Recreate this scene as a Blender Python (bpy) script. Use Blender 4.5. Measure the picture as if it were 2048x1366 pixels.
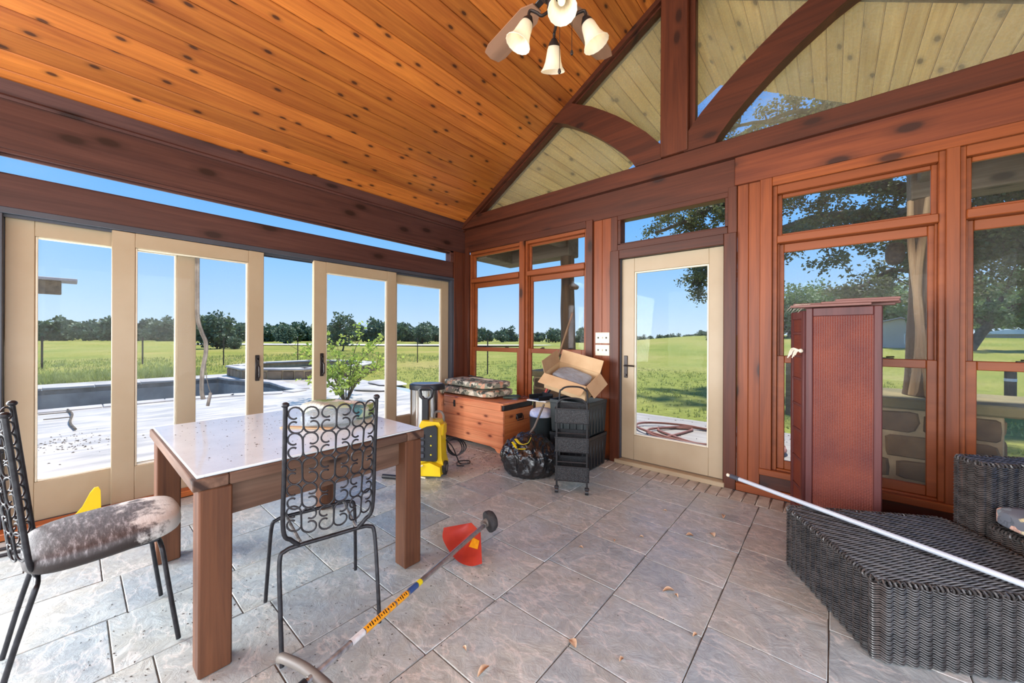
import bpy, bmesh, math, random
from mathutils import Vector, Matrix, Euler, noise as mnoise
for o in list(bpy.data.objects): bpy.data.objects.remove(o)
SC = bpy.context.scene
C = SC.collection
PI = math.pi
random.seed(7)

def lin(r, g, b):
    f = lambda v: (v/255/12.92) if v/255 <= .04045 else ((v/255+.055)/1.055)**2.4
    return (f(r), f(g), f(b), 1.0)

# ------------------------------------------------------------------ camera
F_PX, YAW, ROLL, HC = 751.1, 0.70713, 0.00423, 1.275
cam_d = bpy.data.cameras.new('camera'); cam = bpy.data.objects.new('camera', cam_d); C.objects.link(cam)
cam_d.sensor_width = 36; cam_d.lens = 36*F_PX/2048; cam_d.shift_y = -9/2048; cam_d.clip_end = 2000; cam_d.clip_start = .05
_r = Vector((math.cos(YAW), math.sin(YAW), 0)); _f = Vector((-math.sin(YAW), math.cos(YAW), 0)); _u = Vector((0, 0, 1))
_r2 = _r*math.cos(ROLL)+_u*math.sin(ROLL); _u2 = _u*math.cos(ROLL)-_r*math.sin(ROLL)
mw = Matrix((_r2, _u2, -_f)).transposed().to_4x4(); mw.translation = (0, 0, HC)
cam.matrix_world = mw
SC.camera = cam

# ------------------------------------------------------------------ sky, sun, added fill lights
W = bpy.data.worlds.new('sky'); SC.world = W; W.use_nodes = True
nt = W.node_tree; nt.nodes.clear()
tc = nt.nodes.new('ShaderNodeTexCoord'); sx = nt.nodes.new('ShaderNodeSeparateXYZ'); rp = nt.nodes.new('ShaderNodeValToRGB')
bg = nt.nodes.new('ShaderNodeBackground'); wo = nt.nodes.new('ShaderNodeOutputWorld')
nt.links.new(tc.outputs['Generated'], sx.inputs[0]); nt.links.new(sx.outputs['Z'], rp.inputs[0]); nt.links.new(rp.outputs[0], bg.inputs[0]); nt.links.new(bg.outputs[0], wo.inputs[0])
el = rp.color_ramp.elements
el[0].position = 0.0; el[0].color = lin(206, 230, 252)
el[1].position = 1.0; el[1].color = lin(58, 138, 232)
for p, c in ((.08, (176, 215, 254)), (.2, (134, 195, 255)), (.36, (88, 170, 255)), (.55, (72, 158, 252))):
    e = el.new(p); e.color = lin(*c)
bg.inputs[1].default_value = 1.0

def add_sun(direction, strength, angle, color):
    l = bpy.data.lights.new('sun', 'SUN'); l.energy = strength; l.angle = angle; l.color = color
    o = bpy.data.objects.new('sun', l); C.objects.link(o)
    o.rotation_euler = Vector(direction).to_track_quat('-Z', 'Y').to_euler(); o.location = (0, -10, 20)
add_sun((.15, -.36, -.92), 6.5, math.radians(3), (1, .96, .9))

def add_area(name, loc, direction, sx_, sy_, power, color):
    l = bpy.data.lights.new(name, 'AREA'); l.shape = 'RECTANGLE'; l.size = sx_; l.size_y = sy_; l.energy = power; l.color = color
    o = bpy.data.objects.new(name, l); C.objects.link(o); o.location = loc
    o.rotation_euler = Vector(direction).to_track_quat('-Z', 'Y').to_euler()
# added fill lights standing in for daylight from the unseen sides: rear, right-hand wall, rear part of the left wall
add_area('fill_rear_side', (-1.1, -4.35, 1.5), (0, 1, 0), 5.4, 2.3, 265, (.94, .97, 1))
add_area('fill_right_side', (1.70, -.9, 1.45), (-1, .1, .1), 5.0, 2.0, 150, (.94, .97, 1))
add_area('fill_left_rear_side', (-4.7, -2.5, 1.6), (1, .25, -.12), 3.6, 2.2, 680, (.95, .98, 1))

vs = SC.view_settings
vs.view_transform = 'Standard'; vs.look = 'None'; vs.gamma = 1; vs.use_curve_mapping = False
vs.exposure = 0.12

# ------------------------------------------------------------------ materials
MATS = {}
def _base(name):
    m = bpy.data.materials.new(name); m.use_nodes = True; n = m.node_tree; n.nodes.clear()
    out = n.nodes.new('ShaderNodeOutputMaterial'); b = n.nodes.new('ShaderNodeBsdfPrincipled')
    n.links.new(b.outputs[0], out.inputs[0]); MATS[name] = m
    return m, n, b, out
def _vec(n, scale, rnd=True):
    t = n.nodes.new('ShaderNodeTexCoord'); mp = n.nodes.new('ShaderNodeMapping'); mp.inputs['Scale'].default_value = scale
    if rnd:
        oi = n.nodes.new('ShaderNodeObjectInfo'); mu = n.nodes.new('ShaderNodeMath'); mu.operation = 'MULTIPLY'; mu.inputs[1].default_value = 37.0
        ad = n.nodes.new('ShaderNodeVectorMath'); ad.operation = 'ADD'
        n.links.new(oi.outputs['Random'], mu.inputs[0]); n.links.new(t.outputs['Object'], ad.inputs[0]); n.links.new(mu.outputs[0], ad.inputs[1])
        n.links.new(ad.outputs[0], mp.inputs[0])
    else: n.links.new(t.outputs['Object'], mp.inputs[0])
    return mp
def _ramp(n, src, stops):
    r = n.nodes.new('ShaderNodeValToRGB'); e = r.color_ramp.elements
    e[0].position, e[0].color = stops[0]; e[1].position, e[1].color = stops[-1]
    for p, c in stops[1:-1]:
        q = e.new(p); q.color = c
    n.links.new(src, r.inputs[0]); return r
def _mix(n, a, b, fac, mode='MIX'):
    m = n.nodes.new('ShaderNodeMix'); m.data_type = 'RGBA'; m.blend_type = mode
    for s, i in ((fac, 0), (a, 6), (b, 7)):
        if isinstance(s, (int, float)): m.inputs[i].default_value = s
        elif isinstance(s, tuple): m.inputs[i].default_value = s
        else: n.links.new(s, m.inputs[i])
    return m.outputs[2]
def _noise(n, vec, scale, detail=5, rough=.55, dist=0):
    t = n.nodes.new('ShaderNodeTexNoise'); t.inputs['Scale'].default_value = scale; t.inputs['Detail'].default_value = detail
    t.inputs['Roughness'].default_value = rough; t.inputs['Distortion'].default_value = dist
    n.links.new(vec.outputs[0], t.inputs['Vector']); return t
def _bump(n, b, src, strength, dist=.01):
    bp = n.nodes.new('ShaderNodeBump'); bp.inputs['Strength'].default_value = strength; bp.inputs['Distance'].default_value = dist
    n.links.new(src, bp.inputs['Height']); n.links.new(bp.outputs[0], b.inputs['Normal'])
def plain(name, c1, c2=None, scale=6, rough=.5, metal=0, bump=0, stretch=(1, 1, 1), lo=.35, hi=.65, spec=.5, rnd=True):
    m, n, b, o = _base(name)
    b.inputs['Roughness'].default_value = rough; b.inputs['Metallic'].default_value = metal; b.inputs['Specular IOR Level'].default_value = spec
    c2 = c2 or tuple(int(v*.85) for v in c1)
    v = _vec(n, stretch, rnd); t = _noise(n, v, scale)
    r = _ramp(n, t.outputs[0], [(lo, lin(*c1)), (hi, lin(*c2))]); n.links.new(r.outputs[0], b.inputs['Base Color'])
    if bump: _bump(n, b, t.outputs[0], bump)
    return m
def wood(name, light, dark, knot, axis='X', rough=.4, grain=1.0, knots=1.0, var=.25, spec=.4, width=.132, hue=.0):
    m, n, b, o = _base(name)
    b.inputs['Roughness'].default_value = rough; b.inputs['Specular IOR Level'].default_value = spec
    ai = 'XYZ'.index(axis)
    st = [9.0*grain]*3; st[ai] = .55*grain
    v = _vec(n, tuple(st)); t1 = _noise(n, v, 1.6, 6, .6, .7)
    st2 = [60.0*grain]*3; st2[ai] = 1.5*grain
    v2 = _vec(n, tuple(st2)); t2 = _noise(n, v2, 1.2, 3, .5, .2)
    r = _ramp(n, t1.outputs[0], [(.3, lin(*light)), (.55, lin(*[(a+d)//2 for a, d in zip(light, dark)])), (.72, lin(*dark))])
    r2 = _ramp(n, t2.outputs[0], [(.35, (1, 1, 1, 1)), (.7, (.72, .68, .64, 1))])
    col = _mix(n, r.outputs[0], r2.outputs[0], .75, 'MULTIPLY')
    if knots > 0:
        st3 = [5.2*knots]*3; st3[ai] = 2.3*knots
        v3 = _vec(n, tuple(st3)); vo = n.nodes.new('ShaderNodeTexVoronoi'); vo.voronoi_dimensions = '2D'; vo.inputs['Scale'].default_value = 1.0
        sp = n.nodes.new('ShaderNodeSeparateXYZ'); cb = n.nodes.new('ShaderNodeCombineXYZ'); ad2 = n.nodes.new('ShaderNodeMath'); ad2.operation = 'ADD'; oth = [i for i in range(3) if i != ai]
        n.links.new(v3.outputs[0], sp.inputs[0]); n.links.new(sp.outputs[ai], cb.inputs[0]); n.links.new(sp.outputs[oth[0]], ad2.inputs[0]); n.links.new(sp.outputs[oth[1]], ad2.inputs[1]); n.links.new(ad2.outputs[0], cb.inputs[1])
        n.links.new(cb.outputs[0], vo.inputs['Vector'])
        rk = _ramp(n, vo.outputs['Distance'], [(.05, (.9, .9, .9, 1)), (.085, (.3, .3, .3, 1)), (.16, (0, 0, 0, 1))])
        col = _mix(n, col, lin(*knot), rk.outputs[0])
    hs = n.nodes.new('ShaderNodeHueSaturation'); oi = n.nodes.new('ShaderNodeObjectInfo'); mr = n.nodes.new('ShaderNodeMapRange')
    mr.inputs['To Min'].default_value = 1-var; mr.inputs['To Max'].default_value = 1+var*.6
    n.links.new(oi.outputs['Random'], mr.inputs[0]); n.links.new(mr.outputs[0], hs.inputs['Value']); n.links.new(col, hs.inputs['Color'])
    n.links.new(hs.outputs[0], b.inputs['Base Color'])
    _bump(n, b, t2.outputs[0], .12, .003)
    return m
def glass(name, dirt=.0, dirt_col=(200, 195, 180), refl=.06):
    m, n, b, o = _base(name); n.nodes.remove(b)
    tr = n.nodes.new('ShaderNodeBsdfTransparent'); gl = n.nodes.new('ShaderNodeBsdfGlossy'); gl.inputs['Roughness'].default_value = .02
    fr = n.nodes.new('ShaderNodeFresnel'); fr.inputs['IOR'].default_value = 1.12
    mx = n.nodes.new('ShaderNodeMixShader'); n.links.new(fr.outputs[0], mx.inputs[0]); n.links.new(tr.outputs[0], mx.inputs[1]); n.links.new(gl.outputs[0], mx.inputs[2])
    last = mx
    if dirt > 0:
        df = n.nodes.new('ShaderNodeBsdfDiffuse'); df.inputs[0].default_value = lin(*dirt_col)
        tl = n.nodes.new('ShaderNodeBsdfTranslucent'); tl.inputs[0].default_value = lin(*dirt_col)
        m0 = n.nodes.new('ShaderNodeMixShader'); m0.inputs[0].default_value = .6; n.links.new(df.outputs[0], m0.inputs[1]); n.links.new(tl.outputs[0], m0.inputs[2])
        v = _vec(n, (1, 1, 1)); t1 = _noise(n, v, 1.3, 3); t2 = _noise(n, v, 70, 4, .7)
        ml = n.nodes.new('ShaderNodeMath'); ml.operation = 'MULTIPLY'; n.links.new(t1.outputs[0], ml.inputs[0]); n.links.new(t2.outputs[0], ml.inputs[1])
        r = _ramp(n, ml.outputs[0], [(.12, (dirt*.25,)*3+(1,)), (.45, (dirt*1.6,)*3+(1,))])
        m1 = n.nodes.new('ShaderNodeMixShader'); n.links.new(r.outputs[0], m1.inputs[0]); n.links.new(mx.outputs[0], m1.inputs[1]); n.links.new(m0.outputs[0], m1.inputs[2]); last = m1
    n.links.new(last.outputs[0], o.inputs[0]); return m
def leafmat(name, c1, c2, trans=.5):
    m, n, b, o = _base(name)
    v = _vec(n, (1, 1, 1)); t = _noise(n, v, 2.5, 3)
    r = _ramp(n, t.outputs[0], [(.35, lin(*c1)), (.65, lin(*c2))]); n.links.new(r.outputs[0], b.inputs['Base Color']); b.inputs['Roughness'].default_value = .6
    tl = n.nodes.new('ShaderNodeBsdfTranslucent'); n.links.new(r.outputs[0], tl.inputs[0]); mx = n.nodes.new('ShaderNodeMixShader'); mx.inputs[0].default_value = trans
    n.links.new(b.outputs[0], mx.inputs[1]); n.links.new(tl.outputs[0], mx.inputs[2]); n.links.new(mx.outputs[0], o.inputs[0]); return m

wood('ceiling_cedar', (214, 130, 56), (166, 88, 38), (58, 30, 20), 'Y', rough=.38, var=.28, knots=1.2)
wood('porch_cedar', (248, 214, 150), (222, 178, 112), (90, 62, 36), 'Y', rough=.6, var=.18, knots=.7)
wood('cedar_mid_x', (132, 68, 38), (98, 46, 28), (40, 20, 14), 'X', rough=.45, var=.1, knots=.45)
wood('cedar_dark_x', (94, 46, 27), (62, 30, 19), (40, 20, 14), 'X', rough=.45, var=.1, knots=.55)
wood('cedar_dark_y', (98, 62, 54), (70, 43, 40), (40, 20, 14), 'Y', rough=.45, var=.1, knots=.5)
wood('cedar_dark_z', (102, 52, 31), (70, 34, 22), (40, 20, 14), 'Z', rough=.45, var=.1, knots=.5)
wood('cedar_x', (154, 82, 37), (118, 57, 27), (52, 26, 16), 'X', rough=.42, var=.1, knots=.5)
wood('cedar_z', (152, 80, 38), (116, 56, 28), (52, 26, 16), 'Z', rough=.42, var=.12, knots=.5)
wood('sill_wood', (190, 106, 48), (150, 78, 34), (60, 30, 18), 'Y', rough=.5, var=.05, knots=.4)
wood('chest_x', (240, 164, 118), (216, 124, 82), (110, 50, 40), 'X', rough=.35, var=.06, knots=1.1)
wood('chest_y', (216, 140, 84), (186, 104, 58), (104, 48, 36), 'Y', rough=.35, var=.06, knots=1.0)
wood('table_x', (122, 92, 74), (76, 54, 43), (42, 24, 18), 'X', rough=.7, var=.15, knots=.9)
wood('table_y', (122, 92, 74), (76, 54, 43), (42, 24, 18), 'Y', rough=.7, var=.15, knots=.9)
wood('table_z', (116, 73, 46), (72, 43, 28), (60, 34, 22), 'Z', rough=.7, var=.1, knots=.0)
wood('handle_wood', (140, 110, 80), (100, 76, 54), (60, 40, 30), 'Z', rough=.6, knots=0)
wood('maroon_wood', (104, 56, 54), (78, 38, 39), (60, 24, 24), 'Z', rough=.45, var=.1, knots=0)
wood('maroon_slat', (150, 108, 100), (112, 74, 70), (70, 34, 30), 'X', rough=.55, var=.2, knots=0)
wood('root_pale', (206, 176, 138), (150, 122, 92), (50, 40, 30), 'Z', rough=.85, var=.05, knots=0, grain=.6)
wood('trunk_post', (116, 92, 68), (72, 56, 42), (50, 40, 30), 'Z', rough=.85, var=.05, knots=0, grain=.6)
wood('weathered_beam', (120, 108, 92), (84, 74, 62), (50, 42, 34), 'X', rough=.8, var=.05, knots=.5)
wood('cedar_sash', (154, 82, 39), (132, 67, 32), (60, 30, 18), 'X', rough=.42, var=.05, knots=0, grain=.25)
plain('beige_paint', (178, 160, 132), (170, 150, 120), 2, rough=.42)
plain('dark_frame', (70, 74, 84), (60, 64, 74), 2, rough=.4)
plain('bronze', (62, 56, 54), (50, 46, 46), 20, rough=.4, metal=.6)
plain('iron', (52, 52, 56), (34, 34, 38), 40, rough=.42, metal=.4, bump=.1)
plain('black_plastic', (34, 36, 40), (26, 28, 32), 12, rough=.4)
plain('dark_tote', (44, 52, 54), (34, 40, 42), 6, rough=.4)
plain('black_wire', (44, 44, 46), (30, 30, 32), 40, rough=.5, metal=.3)
plain('rubber', (40, 40, 42), (64, 62, 60), 30, rough=.8)
plain('yellow_plastic', (238, 206, 24), (226, 190, 20), 5, rough=.4)
plain('yellow_flat', (250, 214, 20), (244, 204, 16), 4, rough=.35)
plain('red_plastic', (190, 66, 46), (168, 52, 40), 8, rough=.45)
plain('aluminium', (200, 200, 198), (170, 170, 168), 30, rough=.3, metal=.9, stretch=(1, 1, .2))
plain('steel', (206, 204, 198), (186, 184, 178), 3, rough=.16, metal=1)
plain('steel_dull', (150, 154, 160), (136, 140, 146), 4, rough=.35, metal=.3)
plain('grey_plastic', (120, 114, 106), (104, 98, 92), 10, rough=.5)
plain('orange_label', (240, 168, 32), (228, 150, 26), 60, rough=.4)
plain('blue_label', (54, 84, 138), (44, 70, 120), 40, rough=.4)
plain('white_label', (220, 220, 218), (200, 200, 200), 60, rough=.4)
plain('yellow_label', (232, 214, 30), (210, 190, 26), 60, rough=.4)
plain('ink', (40, 30, 24), (30, 24, 20), 60, rough=.5)
plain('white_pole', (190, 198, 206), (180, 188, 198), 4, rough=.3)
plain('white_plastic', (236, 228, 206), (226, 216, 192), 6, rough=.4)
plain('wicker', (84, 80, 78), (54, 52, 51), 25, rough=.28)
plain('wicker_gap_shade', (18, 17, 17), (12, 12, 12), 10, rough=.8)  # near-black: the shade between the wicker strands put into a colour
plain('cardboard', (204, 172, 132), (190, 156, 116), 5, rough=.8)
plain('cardboard_inside', (176, 146, 110), (160, 130, 98), 5, rough=.85)
plain('rope_red', (150, 92, 80), (96, 60, 52), 40, rough=.9)
plain('white_cloth', (224, 214, 196), (200, 188, 168), 20, rough=.9)
plain('blue_cloth', (128, 146, 196), (220, 222, 226), 9, rough=.8)
plain('dry_leaf', (226, 202, 170), (184, 150, 118), 30, rough=.7)
plain('debris_dark', (70, 58, 48), (44, 36, 30), 50, rough=.9)
plain('fabric_dark', (58, 60, 56), (44, 48, 44), 20, rough=.9)
plain('patio', (202, 192, 178), (156, 149, 139), 1.6, rough=.34, bump=.35, stretch=(3.4, .9, 1), rnd=False, lo=.4, hi=.66)
plain('deck', (158, 153, 146), (128, 122, 116), 2.2, rough=.5, bump=.2, stretch=(.6, 3, 1), rnd=False)
plain('coping', (190, 186, 180), (160, 154, 148), 1.5, rough=.6, bump=.2)
plain('pool_shell', (176, 172, 162), (134, 132, 126), 1.4, rough=.6)
plain('pool_band', (124, 122, 118), (98, 97, 95), 6, rough=.3)
plain('pool_floor', (112, 110, 102), (82, 82, 76), .8, rough=.4)
plain('stone', (146, 118, 84), (98, 80, 60), 3, rough=.85, bump=.5)
plain('mortar', (196, 172, 132), (168, 148, 114), 8, rough=.95, bump=.3)
plain('stone_cap', (142, 130, 92), (108, 102, 70), 3, rough=.9, bump=.4)
plain('spa_stone', (156, 130, 100), (112, 92, 72), 2, rough=.85, bump=.3)
plain('bark', (104, 92, 78), (66, 58, 48), 6, rough=.95, bump=.8)
plain('post_metal', (72, 62, 54), (52, 44, 40), 9, rough=.8)
plain('hose_rubber', (146, 96, 82), (120, 76, 64), 9, rough=.45)
plain('shed_wall', (176, 172, 164), (164, 160, 152), .6, rough=.8)
plain('shed_roof', (150, 150, 156), (132, 132, 138), 1, rough=.6)
plain('metal_roof', (206, 218, 230), (190, 204, 220), 1, rough=.35)
plain('pale_strip', (228, 226, 220), (210, 208, 202), .2, rough=.8)
plain('silver_tape', (196, 196, 196), (120, 120, 120), 30, rough=.3, metal=.6)
plain('fan_blade', (150, 112, 88), (124, 92, 72), 3, rough=.35, stretch=(.3, 3, 1))
plain('weather_strip', (170, 166, 158), (120, 116, 110), 9, rough=.6)
plain('red_handle', (206, 84, 76), (190, 66, 60), 8, rough=.5)
glass('pane_glass', .018)
glass('dirty_glass', .22, (222, 212, 184))
glass('porch_window_glass', .05, (210, 208, 200))
leafmat('oak_leaf', (112, 120, 76), (74, 84, 54), .4)
leafmat('far_leaf', (104, 124, 92), (74, 94, 72), .2)
leafmat('mid_leaf', (126, 150, 92), (86, 110, 66), .35)
leafmat('shrub_leaf', (190, 206, 96), (136, 164, 66), .5)
leafmat('weed_leaf', (162, 170, 92), (124, 136, 66), .3)
leafmat('plant_leaf', (110, 150, 58), (70, 110, 40), .3)

def special_mats():
    # slate tiles
    m, n, b, o = _base('slate')
    v = _vec(n, (1, 1, 1)); t1 = _noise(n, v, 2.2, 7, .6, .6); t2 = _noise(n, v, 14, 6, .65, 1.2); vr = _vec(n, (1.6, 3.0, 1)); t3 = _noise(n, vr, 2.0, 9, .55, .35)
    r = _ramp(n, t1.outputs[0], [(.28, lin(152, 165, 170)), (.45, lin(182, 193, 195)), (.58, lin(182, 187, 182)), (.74, lin(194, 205, 208))])
    r2 = _ramp(n, t2.outputs[0], [(.35, (.66, .66, .68, 1)), (.62, (1, 1, 1, 1))])
    col = _mix(n, r.outputs[0], r2.outputs[0], .6, 'MULTIPLY')
    ve = n.nodes.new('ShaderNodeMath'); ve.operation = 'SUBTRACT'; ve.inputs[1].default_value = .5; n.links.new(t3.outputs[0], ve.inputs[0])
    ab = n.nodes.new('ShaderNodeMath'); ab.operation = 'ABSOLUTE'; n.links.new(ve.outputs[0], ab.inputs[0])
    rv = _ramp(n, ab.outputs[0], [(.0, (1, 1, 1, 1)), (.008, (.6, .6, .6, 1)), (.022, (0, 0, 0, 1))])
    vm = n.nodes.new('ShaderNodeMath'); vm.operation = 'MULTIPLY'; vm.inputs[1].default_value = .55; n.links.new(rv.outputs[0], vm.inputs[0])
    col = _mix(n, col, lin(222, 220, 216), vm.outputs[0])
    rc = _ramp(n, ab.outputs[0], [(.055, (0, 0, 0, 1)), (.0575, (1, 1, 1, 1)), (.060, (0, 0, 0, 1))]); vk = n.nodes.new('ShaderNodeMath'); vk.operation = 'MULTIPLY'; n.links.new(rc.outputs[0], vk.inputs[0]); n.links.new(t1.outputs[0], vk.inputs[1]); col = _mix(n, col, lin(96, 92, 88), vk.outputs[0])
    oi = n.nodes.new('ShaderNodeObjectInfo'); ro = _ramp(n, oi.outputs['Random'], [(0, lin(200, 204, 212)), (.06, lin(226, 228, 232)), (.25, lin(255, 252, 248)), (.7, lin(255, 250, 244)), (.88, lin(250, 244, 238)), (1, lin(240, 240, 240))])
    col = _mix(n, col, ro.outputs[0], 1.0, 'MULTIPLY')
    n.links.new(col, b.inputs['Base Color'])
    rr = _ramp(n, t1.outputs[0], [(.3, (.2, .2, .2, 1)), (.7, (.42, .42, .42, 1))]); n.links.new(rr.outputs[0], b.inputs['Roughness'])
    mx = n.nodes.new('ShaderNodeMath'); mx.operation = 'ADD'; n.links.new(t2.outputs[0], mx.inputs[0]); n.links.new(t3.outputs[0], mx.inputs[1]); _bump(n, b, mx.outputs[0], .55, .008)
    plain('grout', (140, 136, 130), (86, 82, 78), 9, rough=.9, bump=.3)
    plain('floor_brick', (196, 190, 178), (160, 152, 142), 9, rough=.75, bump=.4)
    # grass field
    m, n, b, o = _base('field_grass'); b.inputs['Roughness'].default_value = .95; b.inputs['Specular IOR Level'].default_value = .1
    v = _vec(n, (1, 1, 1), False); t1 = _noise(n, v, .16, 4); t2 = _noise(n, v, 9, 6, .75); t3 = _noise(n, v, .03, 2)
    r = _ramp(n, t1.outputs[0], [(.3, lin(116, 132, 58)), (.5, lin(142, 147, 74)), (.7, lin(164, 156, 98))])
    r2 = _ramp(n, t2.outputs[0], [(.3, (.5, .5, .5, 1)), (.7, (1.15, 1.15, 1.1, 1))])
    r3 = _ramp(n, t3.outputs[0], [(.4, (1, 1, 1, 1)), (.65, (1.12, 1.0, .86, 1))])
    c = _mix(n, r.outputs[0], r2.outputs[0], 1, 'MULTIPLY'); c = _mix(n, c, r3.outputs[0], 1, 'MULTIPLY'); n.links.new(c, b.inputs['Base Color']); _bump(n, b, t2.outputs[0], .6, .08)
    # dusty glass table top, the sky's white reflection put into its base colour
    m, n, b, o = _base('dusty_reflection_top'); v = _vec(n, (1, 1, 1)); t = _noise(n, v, 5, 6, .6); t2 = _noise(n, v, 60, 3, .7)
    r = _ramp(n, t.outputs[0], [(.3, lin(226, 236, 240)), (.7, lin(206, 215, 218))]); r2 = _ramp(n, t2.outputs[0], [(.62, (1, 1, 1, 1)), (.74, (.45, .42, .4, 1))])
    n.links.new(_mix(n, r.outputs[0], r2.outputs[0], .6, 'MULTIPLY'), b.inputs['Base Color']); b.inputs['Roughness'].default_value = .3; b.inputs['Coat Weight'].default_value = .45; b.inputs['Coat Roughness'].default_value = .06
    # seat pad: grimy vinyl, clean white towards the front edge (local +Y)
    m, n, b, o = _base('grimy_vinyl'); v = _vec(n, (1, 1, 1)); t = _noise(n, v, 9, 7, .7); tcx = n.nodes.new('ShaderNodeTexCoord'); sp = n.nodes.new('ShaderNodeSeparateXYZ'); n.links.new(tcx.outputs['Object'], sp.inputs[0])
    vs_ = _vec(n, (1, 4, 1)); ts = _noise(n, vs_, 16, 6, .75)
    ml = n.nodes.new('ShaderNodeMath'); ml.operation = 'MULTIPLY_ADD'; ml.inputs[1].default_value = .55; n.links.new(t.outputs[0], ml.inputs[0]); n.links.new(sp.outputs['Y'], ml.inputs[2])
    rm = _ramp(n, ml.outputs[0], [(.36, (0, 0, 0, 1)), (.42, (1, 1, 1, 1))])
    rd = _ramp(n, ts.outputs[0], [(.32, lin(46, 40, 40)), (.52, lin(88, 82, 82)), (.70, lin(168, 166, 168))])
    mz = n.nodes.new('ShaderNodeMath'); mz.operation = 'MULTIPLY_ADD'; mz.inputs[1].default_value = .05; n.links.new(t.outputs[0], mz.inputs[0]); n.links.new(sp.outputs['Z'], mz.inputs[2]); rb = _ramp(n, mz.outputs[0], [(.022, (1, 1, 1, 1)), (.044, (0, 0, 0, 1))])
    c = _mix(n, rd.outputs[0], lin(42, 34, 32), rb.outputs[0]); c = _mix(n, c, lin(206, 204, 200), rm.outputs[0]); n.links.new(c, b.inputs['Base Color']); b.inputs['Roughness'].default_value = .55; _bump(n, b, ts.outputs[0], .4, .004)
    # floral fabrics
    def floral(nm, bgc, cols, sc):
        m, n, b, o = _base(nm); v = _vec(n, (1, 1, 1)); d = _noise(n, v, sc*.8, 3, .5); ad = n.nodes.new('ShaderNodeVectorMath'); ad.operation = 'MULTIPLY_ADD'
        ad.inputs[1].default_value = (.12,)*3; n.links.new(d.outputs['Color'], ad.inputs[0]); n.links.new(v.outputs[0], ad.inputs[2])
        vo = n.nodes.new('ShaderNodeTexVoronoi'); vo.inputs['Scale'].default_value = sc; n.links.new(ad.outputs[0], vo.inputs['Vector'])
        sc_ = n.nodes.new('ShaderNodeSeparateColor'); n.links.new(vo.outputs['Color'], sc_.inputs[0])
        r = _ramp(n, sc_.outputs[0], [(i/(len(cols)-1), lin(*c)) for i, c in enumerate(cols)]); r.color_ramp.interpolation = 'CONSTANT'
        rd = _ramp(n, vo.outputs['Distance'], [(.58, (0, 0, 0, 1)), (.62, (1, 1, 1, 1))])
        wv = n.nodes.new('ShaderNodeTexWave'); wv.inputs['Scale'].default_value = sc*2; wv.inputs['Distortion'].default_value = 6; n.links.new(ad.outputs[0], wv.inputs['Vector'])
        rw = _ramp(n, wv.outputs[0], [(.0, (.55, .55, .55, 1)), (.4, (1, 1, 1, 1))])
        c = _mix(n, r.outputs[0], rw.outputs[0], .7, 'MULTIPLY'); c = _mix(n, c, lin(*bgc), rd.outputs[0]); n.links.new(c, b.inputs['Base Color']); b.inputs['Roughness'].default_value = .9
    floral('floral_dark', (150, 150, 134), [(96, 102, 88), (214, 204, 178), (76, 80, 72), (220, 170, 138), (150, 154, 130), (232, 224, 202), (170, 146, 116)], 19)
    floral('floral_cushion', (104, 108, 116), [(214, 198, 166), (100, 106, 116), (220, 176, 158), (216, 204, 176), (128, 140, 146), (206, 194, 152), (92, 98, 108)], 13)
    floral('bag_print', (170, 190, 160), [(130, 160, 96), (200, 206, 190), (84, 140, 150), (170, 186, 120), (224, 226, 220), (206, 170, 110)], 9)
    # black crinkled plastic
    m, n, b, o = _base('bag_plastic'); b.inputs['Base Color'].default_value = lin(24, 24, 26); b.inputs['Roughness'].default_value = .14; b.inputs['Specular IOR Level'].default_value = .8; v = _vec(n, (1, 1, 1.3)); t = _noise(n, v, 9, 6, .6, 1.5); _bump(n, b, t.outputs[0], .45, .02)
    # clear film
    m, n, b, o = _base('clear_film'); n.nodes.remove(b); tr = n.nodes.new('ShaderNodeBsdfTransparent'); pb = n.nodes.new('ShaderNodeBsdfPrincipled'); pb.inputs['Base Color'].default_value = lin(170, 180, 190); pb.inputs['Roughness'].default_value = .12
    v = _vec(n, (1, 1, 1)); t = _noise(n, v, 22, 4, .6, 1); _bump(n, pb, t.outputs[0], .9, .02); mx = n.nodes.new('ShaderNodeMixShader'); mx.inputs[0].default_value = .55; n.links.new(tr.outputs[0], mx.inputs[1]); n.links.new(pb.outputs[0], mx.inputs[2]); n.links.new(mx.outputs[0], o.inputs[0])
    # mesh metal for cart baskets
    m, n, b, o = _base('basket_mesh'); n.nodes.remove(b); tr = n.nodes.new('ShaderNodeBsdfTransparent'); pb = n.nodes.new('ShaderNodeBsdfPrincipled'); pb.inputs['Base Color'].default_value = lin(48, 48, 50); pb.inputs['Roughness'].default_value = .5
    v = _vec(n, (1, 1, 1), False); mx = n.nodes.new('ShaderNodeMixShader'); vo = n.nodes.new('ShaderNodeTexVoronoi'); vo.inputs['Scale'].default_value = 160; n.links.new(v.outputs[0], vo.inputs['Vector']); r = _ramp(n, vo.outputs['Distance'], [(.3, (.12, .12, .12, 1)), (.55, (.9, .9, .9, 1))]); n.links.new(r.outputs[0], mx.inputs[0]); n.links.new(tr.outputs[0], mx.inputs[1]); n.links.new(pb.outputs[0], mx.inputs[2]); n.links.new(mx.outputs[0], o.inputs[0])
    # woven maroon panel
    m, n, b, o = _base('woven_maroon'); v = _vec(n, (1, 1, 1), False); t = _noise(n, v, 3, 3)
    w1 = n.nodes.new('ShaderNodeTexWave'); w1.bands_direction = 'X'; w1.inputs['Scale'].default_value = 26; w1.inputs['Distortion'].default_value = .3; n.links.new(v.outputs[0], w1.inputs['Vector'])
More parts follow.
